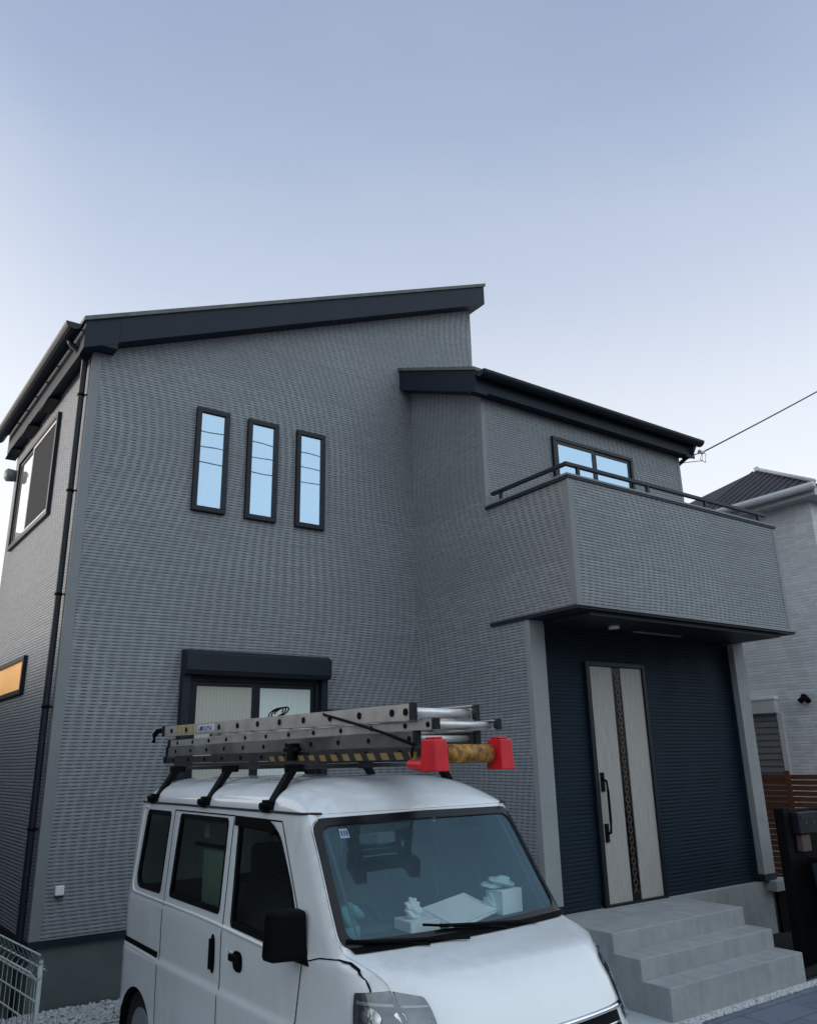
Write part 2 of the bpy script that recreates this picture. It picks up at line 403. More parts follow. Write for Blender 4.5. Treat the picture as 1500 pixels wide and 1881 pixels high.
def obj(name, mb, material, parent=None, bevel=0, smooth=None, **tags):
    me = bpy.data.meshes.new(name)
    me.from_pydata(mb.v, [], mb.f); me.update()
    for p_, sm in zip(me.polygons, mb.sm): p_.use_smooth = sm if smooth is None else smooth
    bm = bmesh.new(); bm.from_mesh(me)
    bmesh.ops.remove_doubles(bm, verts=bm.verts, dist=1e-5) if not bevel else None
    bmesh.ops.recalc_face_normals(bm, faces=bm.faces); bm.to_mesh(me); bm.free()
    uvmap(me)
    me.materials.append(MT[material] if isinstance(material, str) else material)
    o = bpy.data.objects.new(name, me); col.objects.link(o)
    if bevel:
        b = o.modifiers.new('bevel', 'BEVEL'); b.width = bevel; b.segments = 2; b.limit_method = 'ANGLE'; b.angle_limit = R(40)
    if parent is not None: o.parent = parent
    for k, v in tags.items(): o[k] = v
    return o
def thing(name, label, cat, loc=(0, 0, 0), rz=0, group=None):
    o = bpy.data.objects.new(name, None); col.objects.link(o)
    o.location = loc; o.rotation_euler = (0, 0, rz); o['label'] = label; o['category'] = cat
    o.empty_display_size = .2
    if group: o['group'] = group
    return o

# ------------------------------------------------------------------ ground
GZ = -.08
gm = MB(); gm.add([(-400,-400,GZ-.02),(400,-400,GZ-.02),(400,400,GZ-.02),(-400,400,GZ-.02)], [(0,1,2,3)])
obj('ground', gm, 'asphalt', kind='structure')
dm = MB()
xs = [-.35, 1.15, 2.65, 4.13]
ys = [-7.5, -5.0, -3.17, -.42]
for i in range(3):
    for j in range(3):
        g_ = .012
        dm.box((xs[i]+g_, ys[j]+g_, GZ-.018), (xs[i+1]-g_, ys[j+1]-g_, GZ))
obj('driveway', dm, 'drive', kind='structure')
pm = MB(); pm.box((4.155, -8, GZ-.018), (9.3, -3.22, GZ-.004)); obj('paving', pm, 'paver', kind='structure')
# gravel strips: real stones, heaped along the foundation and at the foot of the steps
def stones(x0, x1, y0, y1, zf, n, seed):
    rnd = random.Random(seed); mb = MB()
    for _ in range(n):
        x = rnd.uniform(x0, x1); y = rnd.uniform(y0, y1); r = rnd.uniform(.008, .019); z = zf(x, y)+r*.3
        bm = bmesh.new(); bmesh.ops.create_icosphere(bm, subdivisions=1, radius=r)
        S = Vector((rnd.uniform(.8, 1.4), rnd.uniform(.7, 1.2), rnd.uniform(.5, .8))); a = rnd.uniform(0, 6.28)
        ca, sa = math.cos(a), math.sin(a); vs = []
        for v in bm.verts:
            p = Vector((v.co.x*S.x, v.co.y*S.y, v.co.z*S.z))*rnd.uniform(.88, 1.1)
            vs.append((x+p.x*ca-p.y*sa, y+p.x*sa+p.y*ca, z+p.z))
        mb.add(vs, [tuple(v.index for v in f.verts) for f in bm.faces]); bm.free()
    return mb
zf = lambda x, y: -.015+.06*(y+.02)/.40 if y < -.02 else -.015
s1 = stones(-.32, 3.7, -.40, -.01, zf, 5200, 3)
s1.add([(-.34,-.42,-.085),(3.8,-.42,-.085),(3.8,.0,-.02),(-.34,.0,-.02)], [(0,1,2,3)])
obj('gravel_strip', s1, 'gravel', kind='stuff')
s2 = stones(4.0, 7.4, -3.215, -3.135, lambda x, y: GZ, 1100, 5)
s2.add([(3.95,-3.22,GZ-.001),(7.4,-3.22,GZ-.001),(7.4,-3.10,GZ-.001),(3.95,-3.10,GZ-.001)], [(0,1,2,3)])
obj('gravel_line', s2, 'gravel', kind='stuff')

# ------------------------------------------------------------------ the house
house = thing('house', 'two-storey grey sided house with mono-pitch roofs and a balcony over the navy porch', 'house', (0, 0, 0))
SK = -.0425                       # the left side wall runs very slightly outwards towards the back
YB = 3.25
XM, SL = 4.946, .4298             # main block right side, roof slope
def zr(x): return 5.81+SL*x       # underside of the main roof along x
zs = .50
# main block wall
w = MB()
bl = (SK*YB, YB)
vs = [(0,0,zs),(XM,0,zs),(XM,YB,zs),(bl[0],YB,zs),(0,0,zr(0)),(XM,0,zr(XM)),(XM,YB,zr(XM)),(bl[0],YB,zr(bl[0]))]
w.hexa(vs); obj('wall', w, 'siding', house)
f = MB(); f.hexa([(.025,.025,-.15),(3.9,.025,-.15),(3.9,YB,-.15),(.025+bl[0],YB,-.15),(.025,.025,.455),(3.9,.025,.455),(3.9,YB,.455),(.025+bl[0],YB,.455)])
obj('foundation', f, 'foundation', house)
f = MB(); f.box((3.93,-1.86,-.15),(7.40,3.9,.455)); obj('foundation', f, 'concrete', house)
f = MB()
f.hexa([(-.012,-.014,.452),(3.875,-.014,.452),(3.875,.4,.452),(-.012,.4,.452),(-.012,-.014,.503),(3.875,-.014,.503),(3.875,.4,.503),(-.012,.4,.503)])
f.hexa([(-.013,.4,.451),(.4,.4,.451),(bl[0]+.4,YB,.451),(bl[0]-.013,YB,.451),(-.013,.4,.502),(.4,.4,.502),(bl[0]+.4,YB,.502),(bl[0]-.013,YB,.502)])
obj('base_flashing', f, 'dark', house)
# wing: two-storey part, ground-floor side wall reaching the porch pillar
X1, XR, D1, D2, D3 = 3.888, 7.426, 1.354, 2.562, 1.896
ZW = 5.78
w = MB(); w.prism([(-D1, 3.16),(YB+1, 3.16),(YB+1, ZW+SL*(YB+1+D1)),(-D1, ZW)], 0, X1, XR)
w.box((X1, -D1, zs), (X1+.19, .1, 3.16))
w.box((X1, -D3+.0, zs+.05), (X1+.19, -D1, 3.158))
w.box((XR-.2, -D3+.002, zs+.03), (XR-.0005, 3.9, 3.157))
obj('wall', w, 'siding', house)
# recessed navy porch wall
w = MB(); w.box((XR-.2045, -D3+.07, .54), (XR-.2005, -1.771, 3.09)); obj('porch_return', w, 'navy', house)
w = MB(); w.box((X1+.19, -1.77, .50), (XR-.2, -1.6, 3.30)); obj('porch_wall', w, 'navy', house)
for a_, b_ in (((X1+.0, -1.905, .452), (X1+.20, -.02, .552)), ((X1+.2, -1.778, .452), (4.70, -1.7, .520)), ((5.69, -1.778, .452), (XR-.212, -1.7, .520)), ((XR-.21, -1.91, .475), (XR+.012, -1.2, .535))):
    f = MB(); f.box(a_, b_); obj('base_flashing', f, 'navy' if b_[2] == .520 else 'dark', house)
# pillars: smooth rendered end faces with returned edges
for xa, xb in ((X1-.006, X1+.196), (XR-.206, XR+.006)):
    q = MB(); q.box((xa, -D3-.012, .555 if xa < 5 else .537), (xb, -D3+.06, 3.135)); obj('pillar', q, 'pillar', house, bevel=.004)
# foundation showing under the porch and light base block
q = MB(); q.box((7.30, -1.98, .36), (7.66, -1.80, .468)); obj('concrete_ledge', q, 'pillar', house, bevel=.006)
# balcony: parapet walls
w = MB(); t = .14; bz0, bz1 = 3.175, 4.44
w.box((X1-.002, -D2, bz0), (XR-.015, -D2+t, bz1)); w.box((X1-.002, -D2+t, bz0), (X1+t, -D1-.002, bz1)); w.box((XR-.015-t, -D2+t, bz0), (XR-.015, -D1-.002, bz1))
w.box((X1+t, -D2+t, bz0), (XR-.015-t, -D1-.002, 3.40))
obj('balcony', w, 'siding', house)
c = MB(); c.box((X1-.02, -D2-.02, bz1), (XR+.005, -D2+t+.02, bz1+.022)); c.box((X1-.02, -D2+t+.02, bz1), (X1+t+.02, -D1-.002, bz1+.022)); c.box((XR-.02-t-.02, -D2+t+.02, bz1), (XR+.005, -D1-.002, bz1+.022))
obj('coping', c, 'trim', house, bevel=.003)
c = MB(); c.box((X1-.026, -D2+.0, bz1-.035), (X1-.003, -D1-.01, bz1-.001)); c.box((X1-.012, -D2-.012, bz1-.022), (XR-.005, -D2-.001, bz1-.001)); c.box((X1-.03, -D2-.03, bz0-.035), (XR+.01, -D1-.0, bz0-.002)); obj('balcony_flashing', c, 'dark', house)
c = MB(); c.box((X1-.045, -D2-.05, bz0-.014), (XR+.03, -D2-.031, bz0+.006)); obj('drip_edge', c, 'trim', house)
c = MB(); c.box((X1+.19, -D2+.03, 3.10), (XR-.2, -1.5, 3.138)); c.box((X1+.0, -D2+.03, 3.137), (XR, -1.9, 3.1385))
obj('porch_ceiling', c, 'dark', house)
c = MB(); c.box((5.27, -2.06, 3.088), (6.05, -2.02, 3.099)); obj('soffit_vent', c, 'trim', house)
dl = MB(); dl.cyl((4.80, -2.18, 3.072), (4.80, -2.18, 3.0995), .055, n=24); obj('porch_downlight', dl, 'white_cap', house)
# balcony rail
rl = MB(); zt_ = 4.585; rl.box((X1+.03, -D2+.03, zt_-.02), (XR-.10, -D2+.07, zt_+.018)); rl.box((X1+.032, -D2+.07, zt_-.0195), (X1+.07, -D1-.05, zt_+.0175))
hr = obj('balcony_rail', rl, 'dark', house, bevel=.004)
for px_, py_ in ((4.10, -D2+.05), (5.15, -D2+.05), (6.15, -D2+.05), (7.18, -D2+.05), (X1+.05, -1.55)):
    q = MB(); q.box((px_-.018, py_-.014, bz1+.022), (px_+.018, py_+.014, zt_-.02)); q.box((px_-.035, py_-.03, bz1+.022), (px_+.035, py_+.03, bz1+.03)); obj('rail_post', q, 'dark', hr)
# corner trims (plain strips over every outside corner)
def ctrim(x, y, z0, z1, sx, sy, wd=.055):
    q = MB(); e = .005
    q.box((x-sx*e, y-sy*e, z0), (x+sx*wd, y-sy*.0005, z1)); q.box((x-sx*e, y-sy*.0005, z0), (x-sx*.0005, y+sy*wd, z1))
    obj('corner_trim', q, 'trim', house)
ctrim(0, 0, zs+.004, 5.80, 1, 1, .085); ctrim(X1, -D1, 4.463, ZW-.03, 1, 1); ctrim(X1-.002, -D2, bz0+.008, bz1-.037, 1, 1, .07)
ctrim(XR-.015, -D2, bz0+.008, bz1-.037, -1, 1, .06); ctrim(XR, -D1, 4.463, ZW-.03, -1, 1, .05)
# main roof
RO = .17
def roofslab(mb, x0, x1, y0, y1, lift, th, sk=0):
    z = lambda x: zr(x)+lift
    mb.hexa([(x0+sk*y0,y0,z(x0)),(x1,y0,z(x1)),(x1,y1,z(x1)),(x0+sk*y1,y1,z(x0)),(x0+sk*y0,y0,z(x0)+th),(x1,y0,z(x1)+th),(x1,y1,z(x1)+th),(x0+sk*y1,y1,z(x0)+th)])
q = MB(); roofslab(q, -.16, XM+.16, -RO-.02, YB+.1, .285, .045, SK); rf = obj('roof', q, 'roofing', house)
q = MB(); roofslab(q, .20, XM+.14, -RO, -.002, .0, .283); roofslab(q, -.13, .20, -RO+.004, -.002, -.012, .295)
q.box((-.10, -RO+.006, 5.815), (.19, -.004, 5.90)); obj('fascia', q, 'fascia', rf)
q = MB(); roofslab(q, XM+.003, XM+.135, -.002, YB, .0, .28); obj('fascia', q, 'fascia', rf)
q = MB(); roofslab(q, -.13, -.004, 0.0, 3.24, -.02, .30, SK); obj('soffit', q, 'fascia', rf)
for i in range(4):
    yv = 1.15+.9*i
    if i < 3:
        v_ = MB(); v_.box((SK*yv-.14, yv, 5.722), (SK*yv-.012, yv+.45, 5.731)); obj('eave_vent', v_, 'dark', rf)
# gutter on the left eave, built as a half-round trough
def gutter(x0, y0, z0, x1, y1, z1, r, parent, side):
    d = Vector((x1-x0, y1-y0, z1-z0)).normalized(); n_ = Vector((side[0], side[1], 0))
    mb = MB(); prof = []
    for k in range(9):
        a = math.pi+math.pi*k/8; prof.append((math.cos(a)*r, math.sin(a)*r))
    prof += [(p_[0]*.93, p_[1]*.93) for p_ in prof[::-1]]
    vs = []
    for base in (Vector((x0, y0, z0)), Vector((x1, y1, z1))):
        for a, b in prof: vs.append(base+n_*a+Vector((0, 0, b)))
    n = len(prof)
    fs = [(i, (i+1) % n, (i+1) % n+n, i+n) for i in range(n)]+[tuple(range(n)), tuple(range(2*n-1, n-1, -1))]
    mb.add(vs, fs)
    for base in (Vector((x0, y0, z0)), Vector((x1, y1, z1))):   # end caps
        vs = [base+n_*a+Vector((0, 0, b)) for a, b in prof[:9]]; vs2 = [p_+d*.004 for p_ in vs]
        mb.add(vs+vs2, [tuple(range(9)), tuple(range(17, 8, -1))]+[(i, i+1, i+10, i+9) for i in range(8)])
    return obj('gutter', mb, 'dark', parent)
g1 = gutter(-.235, -.16, 5.985, -.235+SK*3.35, 3.35, 5.985, .075, rf, (1, 0))
for i in range(7):
    yv = -.05+.46*i
    q = MB(); q.box((-.30+SK*yv, yv, 5.982), (-.10+SK*yv, yv+.02, 5.992)); obj('gutter_bracket', q, 'alu_dark', g1)
# downpipe at the left corner
dp = MB(); dp.tube([(-.22, .10, 5.93), (-.20, .10, 5.88), (-.10, .09, 5.80), (-.055, .085, 5.72), (-.055, .085, .30), (-.055, .085, -.05)], .030, 12)
pipe = obj('downpipe', dp, 'dark', house)
for z_ in (5.35, 4.35, 3.35, 2.35, 1.35):
    q = MB(); q.cyl((-.055, .085, z_-.012), (-.055, .085, z_+.012), .036, n=14); q.box((-.055, .05, z_-.006), (.0, .062, z_+.006)); q.box((-.02, .04, z_-.005), (.005, .06, z_+.005)); obj('pipe_bracket', q, 'black', pipe)
# wing roof: falls towards the street
q = MB(); zwr = lambda y: 5.78+SL*(y+D1)
def wroof(mb, x0, x1, y0, y1, lift, th):
    mb.hexa([(x0,y0,zwr(y0)+lift),(x1,y0,zwr(y0)+lift),(x1,y1,zwr(y1)+lift),(x0,y1,zwr(y1)+lift),(x0,y0,zwr(y0)+lift+th),(x1,y0,zwr(y0)+lift+th),(x1,y1,zwr(y1)+lift+th),(x0,y1,zwr(y1)+lift+th)])
wroof(q, 3.69, 7.63, -1.50, -.004, .27, .04); wroof(q, XM+.004, 7.63, -.004, YB+1, .27, .04); wr = obj('roof', q, 'roofing', house)
q = MB(); wroof(q, 3.71, X1-.002, -1.488, -.004, .0, .268); obj('fascia', q, 'fascia', wr)
q = MB(); q.box((3.712, -1.487, 5.75), (7.60, -D1-.002, 5.985)); obj('fascia', q, 'fascia', wr)
q = MB(); wroof(q, XR+.002, 7.61, -1.488, YB, .0, .268); obj('fascia', q, 'fascia', wr)
g2 = gutter(3.72, -1.565, 5.955, 7.66, -1.565, 5.955, .072, wr, (0, 1))
for i in range(9):
    xv = 3.85+.46*i
    q = MB(); q.box((xv, -1.63, 5.952), (xv+.02, -1.47, 5.962)); obj('gutter_bracket', q, 'alu_dark', g2)
q = MB(); q.tube([(7.55, -1.56, 5.90), (7.55, -1.50, 5.80), (7.465, -1.31, 5.66), (7.465, -1.27, 5.5), (7.465, -1.27, 3.2)], .028, 10); obj('downpipe', q, 'dark', house)

# windows: frames stand proud of the siding, pane set back inside
def win_front(x0, x1, z0, z1, y, fw=.045, dep=.035, panes=1, pm_='pane_sky', sash=.03, mats=None, fname='frame'):
    q = MB(); y1 = y-dep
    q.box((x0, y1, z0), (x1, y+.01, z0+fw)); q.box((x0, y1, z1-fw), (x1, y+.01, z1)); q.box((x0, y1, z0+fw), (x0+fw, y+.01, z1-fw)); q.box((x1-fw, y1, z0+fw), (x1, y+.01, z1-fw))
    fo = obj('window', q, fname, house, bevel=.003)
    a, b = x0+fw, x1-fw; wdt = (b-a)/panes
    for i in range(panes):
        xa, xb = a+i*wdt, a+(i+1)*wdt; yy = y-.010-(.008 if i % 2 == 0 else 0)
        if panes > 1:
            s_ = MB(); s_.box((xa, yy-.012, z0+fw), (xa+sash, yy, z1-fw)); s_.box((xb-sash, yy-.012, z0+fw), (xb, yy, z1-fw)); s_.box((xa+sash, yy-.012, z0+fw), (xb-sash, yy, z0+fw+sash)); s_.box((xa+sash, yy-.012, z1-fw-sash), (xb-sash, yy, z1-fw))
            obj('sash', s_, fname, fo)
        p_ = MB(); p_.box((xa+.001, yy-.004, z0+fw), (xb-.001, yy+.001, z1-fw)); obj('pane', p_, (mats[i] if mats else pm_), fo)
    return fo
for x in (1.088, 1.667, 2.261):
    win_front(x, x+.365, 4.321, 5.468, 0, fw=.052, dep=.045)
win_front(4.963, 6.394, 4.52, 5.515, -D1, fw=.045, panes=2, dep=.04, sash=.04)
# ground floor sash with roller shutter box
sh = MB(); sh.prism([(0, 2.665), (-.16, 2.66), (-.185, 2.70), (-.185, 2.86), (-.12, 2.895), (0, 2.905)], 0, 1.095, 2.655)
shb = obj('shutter_box', sh, 'dark', house, bevel=.004)
for xr_ in (1.095, 2.585):
    q = MB(); q.box((xr_, -.10, 1.35), (xr_+.07, .0, 2.66)); obj('shutter_rail', q, 'dark', shb)
win_front(1.168, 2.582, 1.38, 2.655, 0, fw=.045, dep=.05, panes=2, sash=.045, mats=('pane_tan', 'pane_frost'))
# windows on the left side wall
def win_side(y0, y1, z0, z1, fw, mats, panes, split=None):
    X = lambda y: SK*y
    def bx(mb, ya, yb, za, zb, d0, d1):
        mb.hexa([(X(ya)-d1,ya,za),(X(ya)-d0,ya,za),(X(yb)-d0,yb,za),(X(yb)-d1,yb,za),(X(ya)-d1,ya,zb),(X(ya)-d0,ya,zb),(X(yb)-d0,yb,zb),(X(yb)-d1,yb,zb)])
    q = MB(); bx(q, y0, y1, z0, z0+fw, 0, .04); bx(q, y0, y1, z1-fw, z1, 0, .04); bx(q, y0, y0+fw, z0+fw, z1-fw, 0, .04); bx(q, y1-fw, y1, z0+fw, z1-fw, 0, .04)
    fo = obj('window', q, 'frame', house, bevel=.002)
    ys_ = [y0+fw, (split or (y0+y1)/2), y1-fw] if panes == 2 else [y0+fw, y1-fw]
    for i in range(panes):
        a, b = ys_[i], ys_[i+1]; o_ = .012 if i == 0 else .004
        if panes == 2:
            s_ = MB(); sw = .04
            bx(s_, a, a+sw, z0+fw, z1-fw, o_, o_+.014); bx(s_, b-sw, b, z0+fw, z1-fw, o_, o_+.014); bx(s_, a+sw, b-sw, z0+fw, z0+fw+sw, o_, o_+.014); bx(s_, a+sw, b-sw, z1-fw-sw, z1-fw, o_, o_+.014)
            obj('sash', s_, 'neigh_trim' if i == 0 else 'frame', fo)
        p_ = MB(); bx(p_, a+.001, b-.001, z0+fw, z1-fw, .001, o_+.004); obj('pane', p_, mats[i], fo)
win_side(1.04, 2.90, 4.37, 5.54, .05, ('pane_dark', 'pane_bright'), 2, 2.15)
win_side(1.25, 2.95, 2.55, 2.93, .045, ('amber',), 1)
# round vent hood near the back of the left wall
q = MB(); q.cyl((-.12, 3.12, 5.42), (-.25, 3.12, 5.42), .07, .085, 20); q.cyl((-.25, 3.12, 5.42), (-.28, 3.12, 5.42), .085, .05, 20); obj('vent_hood', q, 'shutter', house)
# outdoor socket cover low on the front wall
q = MB(); q.box((.155, -.045, .83), (.225, -.004, .905)); so = obj('outdoor_socket', q, 'white_cap', house, bevel=.008)
q = MB(); q.box((.160, -.050, .815), (.220, -.0045, .829)); obj('socket_lip', q, 'alu_dark', so)
# entrance door
DX0, DX1, DZ0, DZ1, DY = 4.739, 5.655, .455, 2.785, -1.77
q = MB(); fw = .045
q.box((DX0-.012, DY-.05, DZ0), (DX0+fw, DY+.0, DZ1)); q.box((DX1-fw, DY-.05, DZ0), (DX1, DY+.0, DZ1)); q.box((DX0+fw, DY-.05, DZ1-fw), (DX1-fw, DY, DZ1)); q.box((DX0+fw, DY-.05, DZ0), (DX1-fw, DY, DZ0+.022))
door = obj('door', q, 'frame', house, bevel=.003)
a, b = DX0+fw, DX1-fw; m0, m1 = 5.135, 5.275
for xa, xb in ((a+.004, m0), (m1, b-.004)):
    q = MB(); q.box((xa, DY-.028, DZ0+.024), (xb, DY-.002, DZ1-fw-.003)); obj('door_panel', q, 'door', door, bevel=.002)
q = MB(); q.box((m0+.001, DY-.018, DZ0+.024), (m1-.001, DY-.002, DZ1-fw-.003)); obj('centre_strip', q, 'gloss_black', door)
q = MB(); n_l = 22
for i in range(n_l):      # chain of dark carved links down the middle
    zc = DZ0+.09+i*(DZ1-DZ0-.2)/n_l; cx_ = (m0+m1)/2; hh = (DZ1-DZ0-.2)/n_l*.5
    for k in range(2):
        s_ = 1 if k else -1
        q.hexa([(cx_-s_*.026-.008,DY-.026,zc),(cx_-s_*.026+.008,DY-.026,zc),(cx_-s_*.026+.008,DY-.018,zc),(cx_-s_*.026-.008,DY-.018,zc),
                (cx_+s_*.026-.008,DY-.026,zc+hh*1.8),(cx_+s_*.026+.008,DY-.026,zc+hh*1.8),(cx_+s_*.026+.008,DY-.018,zc+hh*1.8),(cx_+s_*.026-.008,DY-.018,zc+hh*1.8)])
chain = obj('carved_links', q, mat('bronze_links', (.10, .075, .06), .4, metal=.4), door)
q = MB(); hx = 4.845
q.tube([(hx, DY-.03, 1.62), (hx, DY-.085, 1.60), (hx, DY-.095, 1.5), (hx, DY-.095, 1.22), (hx, DY-.085, 1.12), (hx, DY-.03, 1.10)], .013, 10)
q.box((hx-.024, DY-.042, 1.50), (hx+.024, DY-.028, 1.68)); q.box((hx-.024, DY-.042, 1.03), (hx+.024, DY-.028, 1.20))
obj('door_handle', q, 'black', door)

# ------------------------------------------------------------------ entrance steps
steps = MB()
steps.box((3.955, -3.10, GZ-.02), (5.78, -2.84, .15)); steps.box((3.957, -2.84, GZ-.02), (5.778, -2.57, .30)); steps.box((3.959, -2.57, GZ-.02), (5.776, -1.868, .448))
obj('entrance_steps', steps, 'concrete', bevel=.007, label='three grey concrete steps leading up to the entrance door', category='steps')

# ------------------------------------------------------------------ small white van
VX, VY, VZ, VA = 1.184, -4.790, -.105, -1.5323
van = thing('parked_van', 'small white high-roof van with black mirrors parked in front of the house', 'van', (VX, VY, VZ), VA)
VM = Matrix.Translation((VX, VY, VZ)) @ Matrix.Rotation(VA, 4, 'Z')
def interp(tab, z):
    if z <= tab[0][0]: return tab[0][1]
    for (a, b), (c, d) in zip(tab, tab[1:]):
        if z <= c: return b+(d-b)*(z-a)/(c-a)
    return tab[-1][1]
def smooth_interp(tab, z):     # monotone-ish: average of neighbours
    e = .005
    return (interp(tab, z-e)+2*interp(tab, z)+interp(tab, z+e))/4
Wt = [(.18, .700), (.26, .722), (.40, .7365), (.66, .7400), (.768, .7425), (.798, .7270), (.92, .7300), (1.04, .7320), (1.085, .7320), (1.108, .724), (1.15, .722), (1.20, .718), (1.45, .700), (1.66, .684), (1.72, .672)]
Ft = [(.18, -.07), (.30, -.02), (.45, .0), (.62, -.008), (.74, -.03), (.86, -.070), (.94, -.112), (1.00, -.160), (1.04, -.198), (1.065, -.232), (1.083, -.275), (1.10, -.350), (1.12, -.455), (1.135, -.535), (1.15, -.555), (1.30, -.655), (1.50, -.79), (1.66, -.905), (1.72, -.955)]
Rt = [(.18, .33), (1.00, .34), (1.06, .31), (1.10, .20), (1.125, .12), (1.16, .055), (1.7, .055)]
Bt = [(.18, .07), (1.0, .09), (1.12, .07), (1.3, .075), (1.7, .06)]
def Wz(z): return smooth_interp(Wt, z)
def Fz(z): return smooth_interp(Ft, z)
def front_x(y, z):
    w_ = Wz(z); r = interp(Rt, z); b = interp(Bt, z); t = min(1, abs(y)/w_)
    e = abs(y)-(w_-r); c = 0
    if e > 0: c = r-math.sqrt(max(0, r*r-min(e, r*.9995)**2))
    return Fz(z)-b*t*t-c
def side_y(x, z):
    w_ = Wz(z); r = interp(Rt, z); b = interp(Bt, z)
    xc = Fz(z)-b*((w_-.1*r)/w_)**2-r
    d = x-xc
    if d > 0: return w_-r+math.sqrt(max(0, r*r-min(d, r)**2))
    xr_ = -3.43+.04*max(0, z-1.0); dr = (xr_+.09)-x
    if dr > 0: return w_-.09+math.sqrt(max(0, .09**2-min(dr, .09)**2))
    return w_
def seam(z):
    w_ = Wz(z); r = interp(Rt, z); return front_x(w_-.293*r, z)
def resample(poly, step, closed=True):
    out = []; n = len(poly)
    for i in range(n if closed else n-1):
        a, b = Vector(poly[i]), Vector(poly[(i+1) % n]); k = max(1, int(math.ceil((b-a).length/step)))
        for j in range(k): out.append(tuple(a.lerp(b, j/k)))
    if not closed: out.append(tuple(poly[-1]))
    return out
def rpoly(poly, r, n=5):
    out = []; m_ = len(poly)
    for i in range(m_):
        p = Vector(poly[i]); a = Vector(poly[i-1]); b = Vector(poly[(i+1) % m_])
        rr = r[i] if isinstance(r, (list, tuple)) else r
        if rr <= 0: out.append(tuple(p)); continue
        da, db = (a-p).normalized(), (b-p).normalized()
        pa, pb = p+da*rr, p+db*rr
        for k in range(n+1):
            t = k/n; out.append(tuple(pa*(1-t)**2+p*2*t*(1-t)+pb*t*t))
    return out
def inside(p, poly):
    x, y = p; c = False; n = len(poly); j = n-1
    for i in range(n):
        xi, yi = poly[i]; xj, yj = poly[j]
        if (yi > y) != (yj > y) and x < (xj-xi)*(y-yi)/(yj-yi)+xi: c = not c
        j = i
    return c
def sheet(mb, poly, holes, fn, step=.04, grid=.045, rows=()):
    loops = [resample(poly, step)]+[resample(h, step) for h in holes]
    pts = []; edges = []
    for lp in loops:
        o = len(pts); pts += [Vector(p) for p in lp]; n = len(lp)
        edges += [(o+i, o+(i+1) % n) for i in range(n)]
    x0, x1 = min(p[0] for p in poly), max(p[0] for p in poly); y0, y1 = min(p[1] for p in poly), max(p[1] for p in poly)
    border = list(pts); nx = int((x1-x0)/grid)+1; ny = int((y1-y0)/grid)+1
    for i in range(1, nx):
        for j in range(1, ny):
            p = (x0+(x1-x0)*i/nx, y0+(y1-y0)*j/ny)
            if inside(p, loops[0]) and not any(inside(p, h) for h in loops[1:]) and not any(abs(p[1]-r_) < .03 for r_ in rows):
                if min((q.x-p[0])**2+(q.y-p[1])**2 for q in border) > (grid*.35)**2: pts.append(Vector(p))
    for yv in rows:
        nx2 = int((x1-x0)/.05)
        for i in range(1, nx2):
            p = (x0+(x1-x0)*i/nx2, yv)
            if inside(p, loops[0]) and not any(inside(p, h) for h in loops[1:]) and min((q.x-p[0])**2+(q.y-p[1])**2 for q in border) > 1.5e-4: pts.append(Vector(p))
    vv, ee, ff, *_ = delaunay_2d_cdt([Vector((p[0], p[1])) for p in pts], edges, [], 0, 1e-6)
    fs = []
    for f_ in ff:
        c = (sum(vv[i].x for i in f_)/len(f_), sum(vv[i].y for i in f_)/len(f_))
        if inside(c, loops[0]) and not any(inside(c, h) for h in loops[1:]): fs.append(tuple(f_))
    mb.add([fn(v.x, v.y) for v in vv], fs, True)
    return mb
def ring(poly, d):     # offset polygon outward by d (d<0 inwards)
    out = []; n = len(poly); A = sum(poly[i][0]*poly[(i+1) % n][1]-poly[(i+1) % n][0]*poly[i][1] for i in range(n))
    s = 1 if A > 0 else -1
    for i in range(n):
        a, p, b = Vector(poly[i-1]), Vector(poly[i]), Vector(poly[(i+1) % n])
        e1 = (p-a).normalized() if (p-a).length > 1e-9 else Vector((0, 0)); e2 = (b-p).normalized() if (b-p).length > 1e-9 else e1
        t = (e1+e2).normalized() if (e1+e2).length > 1e-6 else e1
        out.append((p.x+t.y*d*s, p.y-t.x*d*s))
    return out
def strip(mb, pts, wd, fn):      # thin ribbon along pts in panel coords
    n = len(pts); vs = []; fs = []
    for i, p in enumerate(pts):
        a, b = Vector(pts[max(0, i-1)]), Vector(pts[min(n-1, i+1)]); d = (b-a).normalized()
        vs += [fn(p[0]-d.y*wd/2, p[1]+d.x*wd/2), fn(p[0]+d.y*wd/2, p[1]-d.x*wd/2)]
    for i in range(n-1): fs.append((2*i, 2*i+1, 2*i+3, 2*i+2))
    mb.add(vs, fs, True)
ZG = 1.695       # gutter height
